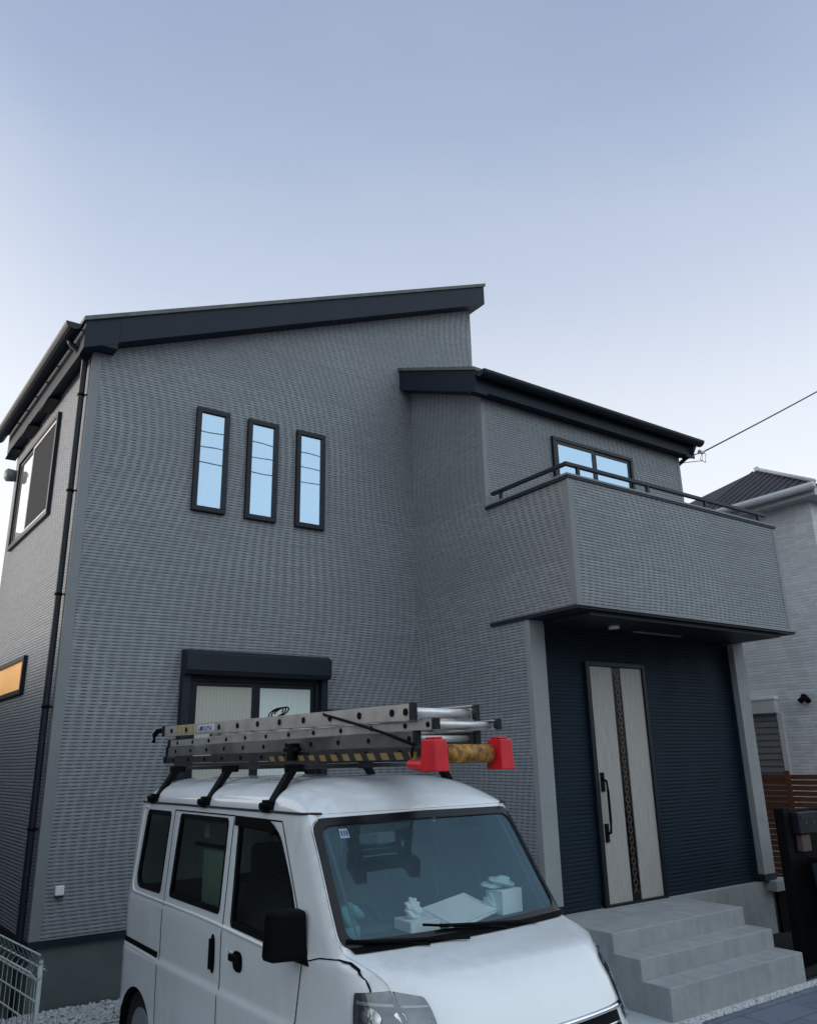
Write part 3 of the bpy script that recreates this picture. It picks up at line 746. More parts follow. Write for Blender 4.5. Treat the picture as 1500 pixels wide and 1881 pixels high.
# window outlines in (x, z)
w_rear = rpoly([(-3.24, 1.165), (-2.79, 1.165), (-2.77, 1.64), (-3.19, 1.64)], [.10, .02, .02, .03])
w_mid = rpoly([(-2.62, 1.165), (-1.88, 1.155), (-1.88, 1.635), (-2.59, 1.635)], [.02, .02, .02, .02])
w_frt = rpoly([(-1.71, 1.115), (-.98, 1.09), (-1.01, 1.25), (-1.27, 1.615), (-1.73, 1.625)], [.02, .03, .2, .09, .02])
def arch(cx, cz, r, z0):
    a0 = math.asin((z0-cz)/r) if abs(z0-cz) < r else 0
    return [(cx+r*math.cos(a), cz+r*math.sin(a)) for a in [a0+(math.pi-2*a0)*k/24 for k in range(25)]]
XWR, XWF, ZWH, RA = -3.05, -.72, .275, .300
def side_outline():
    o = [(-3.36, ZG), (-3.40, 1.0), (-3.40, .24)]
    ar = arch(XWR, ZWH, RA, .20)[::-1]; af = arch(XWF, ZWH, RA, .20)[::-1]
    o = [(-3.37, ZG), (-3.40, 1.0), (-3.43, .9), (-3.43, .22), (ar[0][0]-.0, .20)]+ar+[(-2.2, .19), (-1.6, .19)]+af
    zz = .20
    while zz < ZG-.001: o.append((seam(zz), zz)); zz += .02
    o.append((seam(ZG), ZG))
    return o
SO = side_outline()
def body_side(sg, off=0.):
    return lambda x, z: (x, sg*(side_y(x, z)+off), z)
body = MB()
# sharp character crease handled by Wt; both sides
for sg in (-1, 1):
    sheet(body, SO, [w_rear, w_mid, w_frt], body_side(sg), .03, .05, (.755, .768, .782, .797, .812, 1.075, 1.088, 1.100, 1.112))
# front: (y, s) where s is height; fine rows where the bonnet is flat
zl = [.20, .26, .32, .38, .44, .50, .56, .62, .68, .74, .80, .86, .90, .94, .97, 1.0, 1.02, 1.04, 1.055, 1.07, 1.0825, 1.095, 1.105, 1.115, 1.124, 1.131, 1.136]
def front_rows(rows, ny=48, hole=None):
    mb = MB(); vs = []; fs = []
    for z in rows:
        w_ = Wz(z); r = interp(Rt, z); yl = w_-.293*r
        for k in range(ny+1):
            t = -1+2*k/ny; y = yl*t; vs.append((front_x(y, z), y, z))
    for i in range(len(rows)-1):
        for k in range(ny):
            c = ((vs[i*(ny+1)+k][1]+vs[i*(ny+1)+k+1][1])/2, (rows[i]+rows[i+1])/2)
            if hole and hole(c): continue
            fs.append((i*(ny+1)+k, i*(ny+1)+k+1, (i+1)*(ny+1)+k+1, (i+1)*(ny+1)+k))
    mb.add(vs, fs, True); return mb
fr = front_rows(zl); body.add(fr.v, fr.f, True)
# windscreen surround: panel in (y, z) from cowl to roof edge, with the screen opening
def yl_(z): return Wz(z)-.293*interp(Rt, z)
def front_fn(off=0.):
    return lambda y, z: (front_x(y, z)+off, y, z+off*.6)
wo = [(-yl_(z), z) for z in [1.136+(ZG-1.136)*k/14 for k in range(15)]]+[(yl_(z), z) for z in [ZG-(ZG-1.136)*k/14 for k in range(15)]]
w_scr = rpoly([(-.702, 1.152), (0, 1.145), (.702, 1.152), (.665, 1.672), (0, 1.681), (-.665, 1.672)], [.05, 0, .05, .06, 0, .06])
sheet(body, wo, [w_scr], front_fn(), .03, .05)
# rear
rr_ = MB(); vs = []; fs = []; rows = [.22+(ZG-.22)*k/20 for k in range(21)]
for z in rows:
    for k in range(17):
        t = -1+2*k/16; w_ = Wz(z)-.03; xr_ = (-3.47+.045*max(0, z-1.0)) + .03*abs(t)**4; vs.append((xr_, w_*t, z))
for i in range(20):
    for k in range(16): fs.append((i*17+k, i*17+k+1, (i+1)*17+k+1, (i+1)*17+k))
body.add(vs, fs, True)
# roof crown with rain gutter step
def roof_pt(a, b):
    # a along the van (0 rear..1 front), b across -1..1
    w_ = Wz(ZG)-.012
    s_ = math.sin(b*math.pi/2)
    y = s_*w_
    xb = -3.40+.03*s_*s_; xf_ = front_x(y, ZG)-.004
    A = .5-.5*math.cos(a*math.pi)
    x = xb+(xf_-xb)*A
    dx_f = xf_-x; dx_r = x-xb
    rf_ = max(0, min(1, dx_f/.52)); rb_ = max(0, min(1, dx_r/.22))
    h = .168*max(0,1-abs(s_)**4.2)**.46*max(0,1-max(0,1-rf_)**2.4)**.75*max(0,1-max(0,1-rb_)**2)**.6
    # shallow stiffening ribs across the rear two thirds
    if x < -1.35: h -= .0035*(.5+.5*math.cos((x+3.2)*2*math.pi/.42))**6*max(0,1-abs(s_)**4)
    return (x, y, ZG+.001+h)
vs = []; fs = []; NA, NB = 90, 48
for i in range(NA+1):
    for k in range(NB+1): vs.append(roof_pt(i/NA, -1+2*k/NB))
for i in range(NA):
    for k in range(NB): fs.append((i*(NB+1)+k, i*(NB+1)+k+1, (i+1)*(NB+1)+k+1, (i+1)*(NB+1)+k))
body.add(vs, fs, True)
bo = obj('body', body, 'paint', van)
# drip gutter and its dark seam
for sg in (-1, 1):
    q = MB(); pts = [(x, sg*(side_y(x, ZG)+.004), ZG+.004) for x in [-3.33+.05*k for k in range(48)]+[-.96, -.945]]
    q.tube(pts, .0065, 6); obj('drip_rail', q, 'alu_dark', bo)
# glass and rubber surrounds
for sg in (-1, 1):
    for wpoly, mt_ in ((w_rear, 'privacy'), (w_mid, 'privacy'), (w_frt, 'privacy')):
        q = MB(); sheet(q, wpoly, [], body_side(sg, -.010), .03, .06)
        go = obj('side_window', q, mt_, van)
        q = MB(); sheet(q, ring(wpoly, .004), [ring(wpoly, -.022)], body_side(sg, -.004), .03, .2)
        q2 = MB(); sheet(q2, ring(wpoly, .012), [ring(wpoly, -.002)], body_side(sg, .0022), .03, .2)
        q.add(q2.v, q2.f, True)
        obj('rubber_seal', q, 'gloss_black', go)
q = MB(); sheet(q, w_scr, [], front_fn(-.006), .03, .06); ws = obj('windscreen', q, 'windscreen', van)
q = MB(); sheet(q, ring(w_scr, .005), [rpoly([(-.664, 1.180), (0, 1.175), (.664, 1.180), (.632, 1.642), (0, 1.650), (-.632, 1.642)], [.05, 0, .05, .06, 0, .06])], front_fn(.0005), .03, .2)
obj('black_surround', q, 'gloss_black', ws)
# small inspection sticker in the upper corner of the windscreen
q = MB(); sheet(q, [(-.535, 1.590), (-.485, 1.590), (-.487, 1.632), (-.532, 1.632)], [], front_fn(-.012), .02, .02); st = obj('sticker', q, 'white_cap', ws)
q = MB(); 
for a_, b_ in ((-.527, -.519), (-.513, -.506), (-.501, -.492)): sheet(q, [(a_, 1.600), (b_, 1.600), (b_, 1.622), (a_, 1.622)], [], front_fn(-.0105), .02, .02)
obj('printed_marks', q, 'blue', st)
# raised moulding under and behind the side windows
for sg in (-1, 1):
    q = MB(); mp_ = resample(rpoly([(-3.20, 1.665), (-3.265, 1.665), (-3.31, 1.12), (-2.0, 1.100), (-1.02, 1.058), (-1.0, 1.06)], [0, .02, .09, .3, .01, 0], 8)[:-1], .04, False)
    q.tube([(x, sg*(side_y(x, z)-.0035), z) for x, z in mp_], .011, 8); obj('belt_moulding', q, 'paint', bo)
# door seams, rails, crease trim
for sg in (-1, 1):
    q = MB(); fn = body_side(sg, .0016)
    strip(q, resample([(-1.805, 1.655), (-1.81, 1.1), (-1.83, .22)], .04, False), .008, fn)
    strip(q, resample([(-1.06, .58), (-1.00, .75), (-.925, 1.06), (-.945, 1.17), (-1.235, 1.655), (-1.80, 1.66)], .03, False), .008, fn)
    strip(q, resample([(-2.70, 1.66), (-2.70, 1.1), (-2.71, .60), (-2.69, .22)], .04, False), .008, fn)
    strip(q, resample([(-2.70, 1.662), (-1.805, 1.662)], .05, False), .007, fn)
    strip(q, resample([(-.925, 1.062), (-.78, 1.100), (-.62, 1.118)], .03, False), .006, fn); obj('door_seam', q, 'black', bo)
q = MB()
def hood_y(z): return 0
# bonnet shut lines curling down the wings from the cowl corners to the lamps
for sg in (-1, 1):
    q = MB(); strip(q, resample([(-.625, 1.118), (-.56, 1.112), (-.50, 1.095), (-.455, 1.065), (-.43, 1.035), (-.42, 1.012)], .02, False), .007, body_side(sg, .0018)); obj('bonnet_seam', q, 'black', bo)
for sg in (-1, 1):
    q = MB(); strip(q, resample([(-3.41, .822), (-2.74, .808)], .05, False), .034, body_side(sg, .003)); rl_ = obj('slide_rail', q, 'black', bo)
    q = MB(); strip(q, resample([(-3.41, .798), (-2.75, .784)], .05, False), .012, body_side(sg, .006)); obj('rail_lip', q, 'white_cap', rl_)
# handles
def oval(cx, cz, rx, rz, n=20, pw=.7):
    return [(cx+rx*math.copysign(abs(math.cos(a))**pw, math.cos(a)), cz+rz*math.copysign(abs(math.sin(a))**pw, math.sin(a))) for a in [2*math.pi*k/n for k in range(n)]]
for sg in (-1, 1):
    q = MB(); sheet(q, oval(-1.915, .945, .030, .098), [], body_side(sg, .002), .03, .03)
    q.box((-1.928, sg*.728, .87), (-1.902, sg*.752, 1.02)); h1 = obj('door_handle', q, 'black', van)
    q = MB(); sheet(q, oval(-1.60, .955, .058, .050), [], body_side(sg, .002), .03, .03); q.box((-1.665, sg*.728, .955), (-1.555, sg*.757, .985)); h2 = obj('door_handle', q, 'black', van)
    q = MB(); q.cyl((-1.690, sg*.728, .985), (-1.690, sg*.737, .985), .010, n=12); obj('lock', q, 'chrome', h2)
# door mirror on the driver's side (the far one is folded away out of sight)
for sg in (-1,):
    q = MB(); q.hexa([(-.99, sg*.715, 1.075), (-.87, sg*.73, 1.075), (-.885, sg*.915, 1.085), (-.975, sg*.925, 1.085), (-.985, sg*.715, 1.285), (-.885, sg*.73, 1.285), (-.895, sg*.905, 1.300), (-.975, sg*.915, 1.300)])
    mo = obj('door_mirror', q, 'black', van, bevel=.022)
    q = MB(); q.hexa([(-1.02, sg*.70, 1.03), (-.86, sg*.695, 1.03), (-.86, sg*.745, 1.06), (-1.02, sg*.745, 1.06), (-1.00, sg*.69, 1.20), (-.93, sg*.685, 1.20), (-.93, sg*.73, 1.18), (-1.00, sg*.73, 1.18)]); obj('mirror_foot', q, 'black', mo, bevel=.006)
    q = MB(); q.box((-.990, sg*.735, 1.10), (-.984, sg*.90, 1.275)); obj('mirror_glass', q, 'chrome', mo)
# door visor over the front side window
for sg in (-1, 1):
    q = MB(); up_ = resample([(-1.76, 1.638), (-1.36, 1.632), (-1.29, 1.60)], .04, False)
    strip(q, up_, .05, body_side(sg, .018)); v2 = MB(); strip(v2, up_, .052, body_side(sg, .013)); q.add(v2.v, v2.f, True)
    obj('window_visor', q, 'black', van)
# wipers and cowl
q = MB()
sheet(q, [(-.66, 1.134), (.66, 1.134), (.675, 1.154), (-.675, 1.154)], [], lambda y, z: (front_x(y, z)+.006, y, z+.004), .03, .03)
cw = obj('cowl', q, 'black', van)
for (ya, za), (yb, zb) in (((.42, 1.135), (-.20, 1.185)), ((-.08, 1.13), (-.60, 1.165))):
    pts = [Vector((front_x(ya+(yb-ya)*t, za+(zb-za)*t)+.022, ya+(yb-ya)*t, za+(zb-za)*t+.012)) for t in [k/8 for k in range(9)]]
    q = MB(); q.tube(pts, .008, 8); wp = obj('wiper', q, 'black', van)
    pts = [Vector((front_x(ya-.22+(yb-.08-ya+.22)*t, za+.0+(zb+.012-za)*t)+.010, ya-.22+(yb-.08-ya+.22)*t, za+(zb+.012-za)*t+.010)) for t in [k/8 for k in range(9)]]
    q = MB(); q.tube(pts, .0065, 6); obj('wiper_blade', q, 'black', wp)
# headlights, grille, bumper
for sg in (-1, 1):
    def fsurf(off):
        def g(t, z):      # t: arc position, 0 = inner edge on the front, 1 = rear edge on the flank
            w_ = Wz(z); r = interp(Rt, z); yi = .53
            if t < .55:
                y = yi+(w_-.293*r-yi)*t/.55; n_ = Vector((1, .35*t, 0)).normalized(); p = Vector((front_x(y, z), y, z))
            else:
                x0_ = seam(z); x = x0_+(-.50-x0_)*(t-.55)/.45; p = Vector((x, side_y(x, z), z)); n_ = Vector((1-(t-.2), 1, 0)).normalized()
            p += n_*off; return (p.x, sg*p.y, p.z)
        return g
    hp = rpoly([(0.02, .775), (.97, .76), (1.0, 1.015), (.55, 1.035), (0.0, 1.015)], [.05, .03, .02, .05, .10])
    q = MB(); sheet(q, hp, [], fsurf(.004), .05, .08); hl = obj('headlight', q, 'lamp_bucket', van)
    q = MB(); sheet(q, hp, [], fsurf(.016), .05, .08); obj('lens', q, 'lens', hl)
    for tt, zz, ra_, rb_ in ((.80, .93, .085, .045), (.36, .865, .16, .035), (.55, .95, .05, .02)):
        q = MB(); sheet(q, [(tt+ra_*math.cos(a)*(1+.25*math.sin(3*a)), zz+rb_*math.sin(a)) for a in [2*math.pi*k/22 for k in range(22)]], [], fsurf(.009), .02, .02); obj('reflector', q, 'dented_chrome', hl)
    for zz in (.800, .985):
        q = MB(); sheet(q, [(.06, zz), (.95, zz-.006), (.95, zz+.006), (.06, zz+.006)], [], fsurf(.0085), .04, .04); obj('lamp_rib', q, 'steel', hl)
q = MB(); sheet(q, rpoly([(-.46, .66), (.46, .66), (.47, .835), (-.47, .835)], .02), [], lambda y, z: (front_x(y, z)+.003, y, z), .03, .04); gr = obj('grille', q, 'black', van)
q = MB()
for za in (.845, .79, .74):
    pts = [Vector((front_x(y, za)+.010, y, za)) for y in [-.50+.05*k for k in range(21)]] if za > .8 else [Vector((front_x(y, za)+.008, y, za)) for y in [-.45+.05*k for k in range(19)]]
    q.tube(pts, .013 if za > .8 else .006, 8)
obj('chrome_bar', q, 'chrome', gr)
q = MB()
for z0_ in (.56, .40):
    pts = [(y, z0_) for y in [-.60+.05*k for k in range(25)]]; strip(q, pts, .012, lambda y, z: (front_x(y, z)+.003, y, z))
obj('bumper_seam', q, 'black', bo)
# wheels and arches
for x_ in (XWR, XWF):
    for sg in (-1, 1):
        q = MB(); q.cyl((x_, sg*.54, .287), (x_, sg*.690, .287), .262, n=32); wh = obj('wheel', q, 'rubber', van, bevel=.02)
        q = MB(); q.cyl((x_, sg*.64, .287), (x_, sg*.694, .287), .155, .165, 24); obj('rim', q, 'steel', wh)
        q = MB(); vs = []; n_ = 24
        for yy in (.40, .726):
            for k in range(n_+1):
                a_ = math.pi*k/n_; vs.append((x_+(RA+.005)*math.cos(a_), sg*yy, ZWH+(RA+.005)*math.sin(a_)))
        q.add(vs, [(k, k+1, k+n_+2, k+n_+1) for k in range(n_)]+[tuple(range(n_+1))], True); obj('wheel_arch', q, 'black', van)
# interior: dark lining inside the outer skin
q = MB()
for sg in (-1, 1):
    SI = [(x, z) for x, z in SO if z > .34]; SI = [(min(x, seam(z)-.01), z) for x, z in SI]
    sheet(q, SI, [w_rear, w_mid, w_frt], body_side(sg, -.026), .06, .08)
sheet(q, [(-.60, 1.15), (-.60, 1.66), (.60, 1.66), (.60, 1.15)], [rpoly([(-.592, 1.16), (.592, 1.16), (.58, 1.65), (-.58, 1.65)], .04)], front_fn(-.03), .05, .08)
vs = [(x, y, ZG-.03+.07*(1-(y/.62)**2)) for x in (-3.3, -2.4, -1.6, -1.04) for y in (-.62, -.4, 0, .4, .62)]
q.add(vs, [(i*5+k, i*5+k+1, i*5+k+6, i*5+k+5) for i in range(3) for k in range(4)], True)
obj('lining', q, 'dash', van)
q = MB(); q.box((-3.3, -.66, .28), (-.30, .66, .34)); q.box((-3.34, -.62, .34), (-3.30, .62, 1.15)); obj('floor', q, 'dash', van)
q = MB(); q.prism([(-.70, .70), (-.68, 1.120), (-.76, 1.135), (-1.04, 1.125), (-1.08, 1.05), (-1.06, .70)], 1, -.625, .625); q.prism([(-1.06, 1.10), (-.90, 1.13), (-.92, 1.165), (-1.05, 1.165)], 1, -.52, -.22); db = obj('dashboard', q, 'dash', van, bevel=.01)
q = MB()
pts = [Vector((-1.16+.055*math.cos(a)*.9, -.33+.19*math.sin(a), 1.06+.17*math.cos(a))) for a in [2*math.pi*k/28 for k in range(29)]]
q.tube(pts, .013, 8); q.cyl((-1.16, -.33, 1.06), (-1.0, -.33, 1.0), .035, .03, 12); q.box((-1.172, -.50, 1.045), (-1.150, -.16, 1.075)); obj('steering_wheel', q, 'black', van)
for yc in (-.33, .33):
    q = MB(); q.hexa([(-1.95, yc-.23, .62), (-1.42, yc-.23, .60), (-1.42, yc+.23, .60), (-1.95, yc+.23, .62), (-1.95, yc-.23, .74), (-1.42, yc-.23, .76), (-1.42, yc+.23, .76), (-1.95, yc+.23, .74)])
    q.hexa([(-1.96, yc-.23, .70), (-1.84, yc-.23, .70), (-1.84, yc+.23, .70), (-1.96, yc+.23, .70), (-2.06, yc-.19, 1.28), (-1.98, yc-.19, 1.28), (-1.98, yc+.19, 1.28), (-2.06, yc+.19, 1.28)])
    se = obj('seat', q, 'seat', van, bevel=.03)
    q = MB(); q.box((-2.07, yc-.12, 1.30), (-1.99, yc+.12, 1.48)); q.cyl((-2.03, yc-.06, 1.26), (-2.03, yc-.06, 1.32), .006); q.cyl((-2.03, yc+.06, 1.26), (-2.03, yc+.06, 1.32), .006); obj('headrest', q, 'seat', se, bevel=.02)
q = MB(); q.box((-1.10, -.06, 1.52), (-1.08, .12, 1.585)); q.cyl((-1.09, .03, 1.58), (-1.03, .03, 1.66), .008); obj('rear_view_mirror', q, 'black', van, bevel=.006)
q = MB(); q.box((-3.15, -.60, .34), (-2.35, .10, 1.02)); q.box((-2.95, .12, .34), (-2.3, .60, .85)); obj('cargo_box', q, 'seat', van, bevel=.02)
q = MB(); q.box((-2.50, -.56, .90), (-2.04, -.545, 1.43)); obj('cargo_panel', q, mat('pale_green_board', (.60, .78, .62), .7), van)
q = MB(); q.box((-2.62, -.575, 1.445), (-1.95, -.565, 1.47)); obj('cargo_rail', q, 'black', van)
q = MB(); q.box((-2.48, -.572, 1.50), (-2.40, -.562, 1.58)); obj('cargo_tag', q, 'white_cap', van)
# roof antenna base
q = MB(); q.hexa([(-1.26, -.600, ZG+.040), (-1.14, -.610, ZG+.025), (-1.14, -.575, ZG+.050), (-1.26, -.560, ZG+.075), (-1.25, -.605, ZG+.085), (-1.19, -.612, ZG+.060), (-1.19, -.590, ZG+.075), (-1.25, -.578, ZG+.100)]); obj('antenna_base', q, 'black', van, bevel=.003)

# things lying on the dashboard: separate things, placed in the van's frame
def von(name, mb, material, label, cat, bevel=0, group=None):
    mb.xf(VM); o = obj(name, mb, material, bevel=bevel, label=label, category=cat)
    if group: o['group'] = group
    return o
def rbox(mb, c, sx, sy, sz, a):
    ca, sa = math.cos(a), math.sin(a); P = lambda x, y, z: (c[0]+x*ca-y*sa, c[1]+x*sa+y*ca, c[2]+z)
    mb.hexa([P(-sx, -sy, 0), P(sx, -sy, 0), P(sx, sy, 0), P(-sx, sy, 0), P(-sx, -sy, sz), P(sx, -sy, sz), P(sx, sy, sz), P(-sx, sy, sz)])
def tilt(mb, c, ang):      # raise the rear edge of what is in mb about the point c
    ca, sa = math.cos(ang), math.sin(ang)
    mb.v = [(c[0]+(x-c[0])*ca+(z-c[2])*sa, y, c[2]-(x-c[0])*sa+(z-c[2])*ca) for x, y, z in mb.v]; return mb
q = MB(); rbox(q, (-.86, .17, 1.142), .115, .19, .010, .28); rbox(q, (-.865, .175, 1.153), .110, .185, .012, .24); tilt(q, (-.76, .17, 1.142), .30)
q.hexa([(-.97, .05, 1.134), (-.93, .05, 1.134), (-.93, .30, 1.134), (-.97, .30, 1.134), (-.97, .05, 1.185), (-.93, .05, 1.175), (-.93, .30, 1.175), (-.97, .30, 1.185)]); von('paper_pad', q, 'paper', 'flat white pad of papers in the middle of the van dashboard', 'papers', .002)
q = MB(); rbox(q, (-.83, -.13, 1.137), .085, .085, .050, -.12); von('tissue_box', q, 'paper', 'low white box on the dashboard left of the flat papers', 'box', .004)
q = MB()      # crumpled glove
random.seed(11)
def blob(mb, c, s, amp, seed, sub=4, pw=1):
    bm = bmesh.new(); bmesh.ops.create_icosphere(bm, subdivisions=sub, radius=1); rnd = random.Random(seed)
    ph = [(rnd.uniform(2, 6), rnd.uniform(2, 6), rnd.uniform(2, 6), rnd.uniform(0, 6)) for _ in range(6)]
    vs = []
    for v in bm.verts:
        k = 1+amp*sum(math.sin(v.co.x*a_+v.co.y*b_+v.co.z*c_+d_) for a_, b_, c_, d_ in ph)/3
        vs.append((c[0]+v.co.x*s[0]*k, c[1]+v.co.y*s[1]*k, max(c[2]+v.co.z*s[2]*k, c[2]-s[2]*.92)))
    mb.add(vs, [tuple(v.index for v in f_.verts) for f_ in bm.faces], True); bm.free()
blob(q, (-.83, -.15, 1.215), (.035, .045, .030), .25, 3)
for k, (dy, dz) in enumerate(((-.045, .045), (-.02, .065), (.008, .06), (.03, .04))):
    q.cyl((-.83, -.15+dy*.5, 1.22), (-.83, -.15+dy, 1.22+dz), .014, .010, 8)
von('work_glove', q, 'card', 'crumpled white work glove lying on the low white dashboard box', 'glove')
q = MB(); rbox(q, (-.86, .50, 1.137), .06, .085, .12, .12); von('carton', q, 'card', 'upright white carton on the dashboard beside the right edge of the windscreen', 'box', .003)
q = MB(); blob(q, (-.865, .47, 1.292), (.05, .085, .030), .45, 9); blob(q, (-.85, .375, 1.19), (.045, .030, .050), .4, 12); von('plastic_bag', q, 'bag', 'crumpled translucent pale blue plastic bag spilling over the white carton', 'bag')
q = MB(); q.cyl((-.84, -.52, 1.134), (-.84, -.52, 1.20), .05, .046, 16); blob(q, (-.84, -.52, 1.24), (.045, .055, .055), .3, 21); von('teal_bundle', q, mat('teal_cloth', (.10, .30, .32), .8), 'pale teal bundle in a cup behind the driver side of the windscreen', 'bundle')

# ------------------------------------------------------------------ roof rack (part of the van) and ladders (things)
ZB = 1.925
for x_ in (-3.13, -2.25, -1.42):
    q = MB(); q.box((x_-.016, -.56, ZB-.016), (x_+.016, .56, ZB+.008)); rb = obj('rack_bar', q, 'alu_dark', van, bevel=.004)
    for sg in (-1, 1):
        q = MB()
        q.hexa([(x_-.038, sg*.63, ZG+.055), (x_+.038, sg*.63, ZG+.055), (x_+.038, sg*.690, ZG+.005), (x_-.038, sg*.690, ZG+.005), (x_-.024, sg*.50, ZB-.012), (x_+.024, sg*.50, ZB-.012), (x_+.024, sg*.555, ZB-.012), (x_-.024, sg*.555, ZB-.012)])
        q.box((x_-.046, sg*.655, ZG-.004), (x_+.046, sg*.690, ZG+.06))
        q.cyl((x_-.0, sg*.685, ZG+.03), (x_-.0, sg*.722, ZG+.03), .020, n=10)
        q.box((x_-.024, sg*.47, ZB-.03), (x_+.024, sg*.57, ZB+.012))
        obj('rack_foot', q, 'black', rb, bevel=.004)
q = MB()
for yy in (-.47, .47): q.box((-3.30, yy-.012, ZB+.010), (-1.25, yy+.012, ZB+.030))
obj('rack_side_rail', q, 'alu_dark', van)

def ladder(name, label, x0, x1, yc, wd, z0, h, mat_s='alu', rung_step=.31, th=.026, caps=None, group='ladders lashed to the roof rack', rung_r=.017, slope=0.):
    t = thing(name, label, 'ladder', tuple(VM @ Vector((x0, yc, z0))), VA, group)
    L = x1-x0
    for sg in (-1, 1):
        y = sg*wd/2
        q = MB()       # C-section stile: web plus two lips
        zz = slope*L
        q.hexa([(0, y-.004, 0), (L, y-.004, zz), (L, y+.004, zz), (0, y+.004, 0), (0, y-.004, h), (L, y-.004, h+zz), (L, y+.004, h+zz), (0, y+.004, h)])
        for zc in (0, h-.004):
            a_, b_ = sorted((y+sg*.0041, y-sg*th))
            q.hexa([(0, a_, zc-.001), (L, a_, zc+zz-.001), (L, b_, zc+zz-.001), (0, b_, zc-.001), (0, a_, zc+.004), (L, a_, zc+zz+.004), (L, b_, zc+zz+.004), (0, b_, zc+.004)])
        so_ = obj('stile', q, mat_s, t)
        for xe in (0, L):
            q = MB(); q.box((xe-(.012 if xe == 0 else .016), y-sg*.0-.016, -.002+slope*xe), (xe+(.018 if xe == 0 else .012), y+.016, h+.004+slope*xe)); obj('end_cap', q, 'frame', so_)
    xs_ = []; x = .18
    while x < L-.16: xs_.append(x); x += rung_step
    xs_.append(L-.06)
    for x in xs_:
        q = MB(); q.cyl((x, -wd/2+.004, h*.5+slope*x), (x, wd/2-.004, h*.5+slope*x), rung_r, n=14); ro_ = obj('rung', q, 'alu_bright', t)
        for sg in (-1, 1):
            q = MB(); q.cyl((x, sg*(wd/2+.0035), h*.5+slope*x), (x, sg*(wd/2+.009), h*.5+slope*x), rung_r*.8, n=12); obj('rung_cap', q, 'black', ro_)
    return t
lz = ZB+.034
YC, WD = -.062, .435
la = ladder('extension_ladder', 'lowest dark ladder on the roof rack with red rubber feet and tiger-striped edge', -4.02, -.50, YC, WD, lz, .048, 'alu_dark')
q = MB(); q.box((1.85, -WD/2-.012, -.010), (3.42, -WD/2-.0045, .026)); obj('tiger_tape', q, 'tiger', la)
q = MB(); q.cyl((3.54, -.15, .012), (3.54, .15, .012), .047, n=18); obj('taped_rung', q, 'tape', la)
for sg in (-1, 1):
    q = MB(); y = sg*WD/2
    q.hexa([(3.495, y-.045, -.068), (3.615, y-.045, -.068), (3.615, y+.045, -.068), (3.495, y+.045, -.068), (3.50, y-.039, .082), (3.605, y-.039, .082), (3.605, y+.039, .082), (3.50, y+.039, .082)])
    q.box((3.517, y-.030, .0825), (3.588, y+.030, .094)); obj('rubber_foot', q, 'red', la, bevel=.014)
q = MB(); q.cyl((3.36, -WD/2, -.035), (3.49, -WD/2, -.04), .026, .034, 12); obj('foot_sleeve', q, 'red', la, bevel=.004)
ld = ladder('sliding_ladder', 'dark grimy ladder second from the bottom of the rooftop stack', -4.02, -.62, YC, WD-.03, lz+.056, .070, 'alu_dirty')
lb = ladder('aluminium_ladder', 'silver aluminium ladder third from the bottom of the rooftop stack', -4.00, -.47, YC+.01, WD-.02, lz+.132, .048, 'alu')
lc = ladder('step_ladder', 'topmost silver ladder of the rooftop stack with a black strap across it', -4.08, -.62, YC-.01, WD-.01, lz+.216, .080, 'alu', slope=-.0095, th=.03, rung_r=.024)
# printed label on the top stile
WN = -(WD-.01)/2-.0045
q = MB(); q.box((.72, WN-.004, .008), (1.02, WN, .058)); lab = obj('label_plate', q, 'white_cap', lc)
for k in range(5):
    q = MB(); x = .745+.052*k; q.box((x, WN-.0058, .014), (x+.010, WN-.004, .050)); q.box((x+.0105, WN-.0057, .034 if k % 2 else .017), (x+.030, WN-.004, .044 if k % 2 else .025)); q.box((x+.0305, WN-.0059, .014), (x+.038, WN-.004, .050))
    obj('lettering', q, 'blue', lab)
ym = mat('yellow_marks', (.42, .33, .05), .5)
for k in range(5):
    q = MB(); q.box((.30+.075*k, WN-.003, .004), (.33+.075*k, WN, .068)); obj('hazard_mark', q, ym, lc)
# hook iron and coil of wire at the rear end, strap across the stack
q = MB(); q.tube([(.06, -.10, .045), (-.08, -.16, .06), (-.22, -.19, .05), (-.29, -.19, .02), (-.30, -.19, -.04)], .022, 8); q.tube([(.10, -.02, .06), (-.10, .02, .08), (-.24, -.14, .065)], .016, 8); obj('end_hook', q, 'black', lc)
def vpts(p): return [VM @ Vector(a) for a in p]
q = MB(); zt2 = lz+.274
q.tube(vpts([(-1.62, .17, lz+.05), (-1.60, .175, zt2), (-1.58, -.05, zt2+.012), (-1.56, -.25, zt2+.008), (-1.48, -.295, zt2-.02), (-1.15, -.300, zt2-.085), (-.85, -.300, zt2-.15), (-.60, -.300, zt2-.215)]), .008, 6)
q.tube(vpts([(-.60, -.302, zt2-.215), (-.62, -.302, lz+.02), (-.64, -.28, lz-.012)]), .007, 6)
obj('lashing_strap', q, 'black', label='black rubber strap lashed diagonally over the stacked ladders', category='strap')
q = MB(); pts = []
for k in range(34):
    a = k*2*math.pi/13; pts.append((-2.35+.10*math.cos(a)+.003*k, -.16+.03*math.sin(a), zt2+.040+.034*math.sin(a)))
q.tube(vpts(pts), .005, 6); q.tube(vpts([(-2.35, -.16, zt2-.012), (-2.33, -.16, zt2+.01)]), .010, 6)
obj('wire_coil', q, 'black', label='small loop of black wire standing on top of the ladders', category='wire')
q = MB(); q.box((-1.86, -.33, ZB-.03), (-1.80, -.27, lz+.10)); q.box((-1.92, -.325, lz+.05), (-1.74, -.29, lz+.075)); q.xf(VM)
obj('ladder_clamp', q, 'black', label='black clamp gripping the ladder stack above the middle of the van roof', category='clamp', bevel=.006)

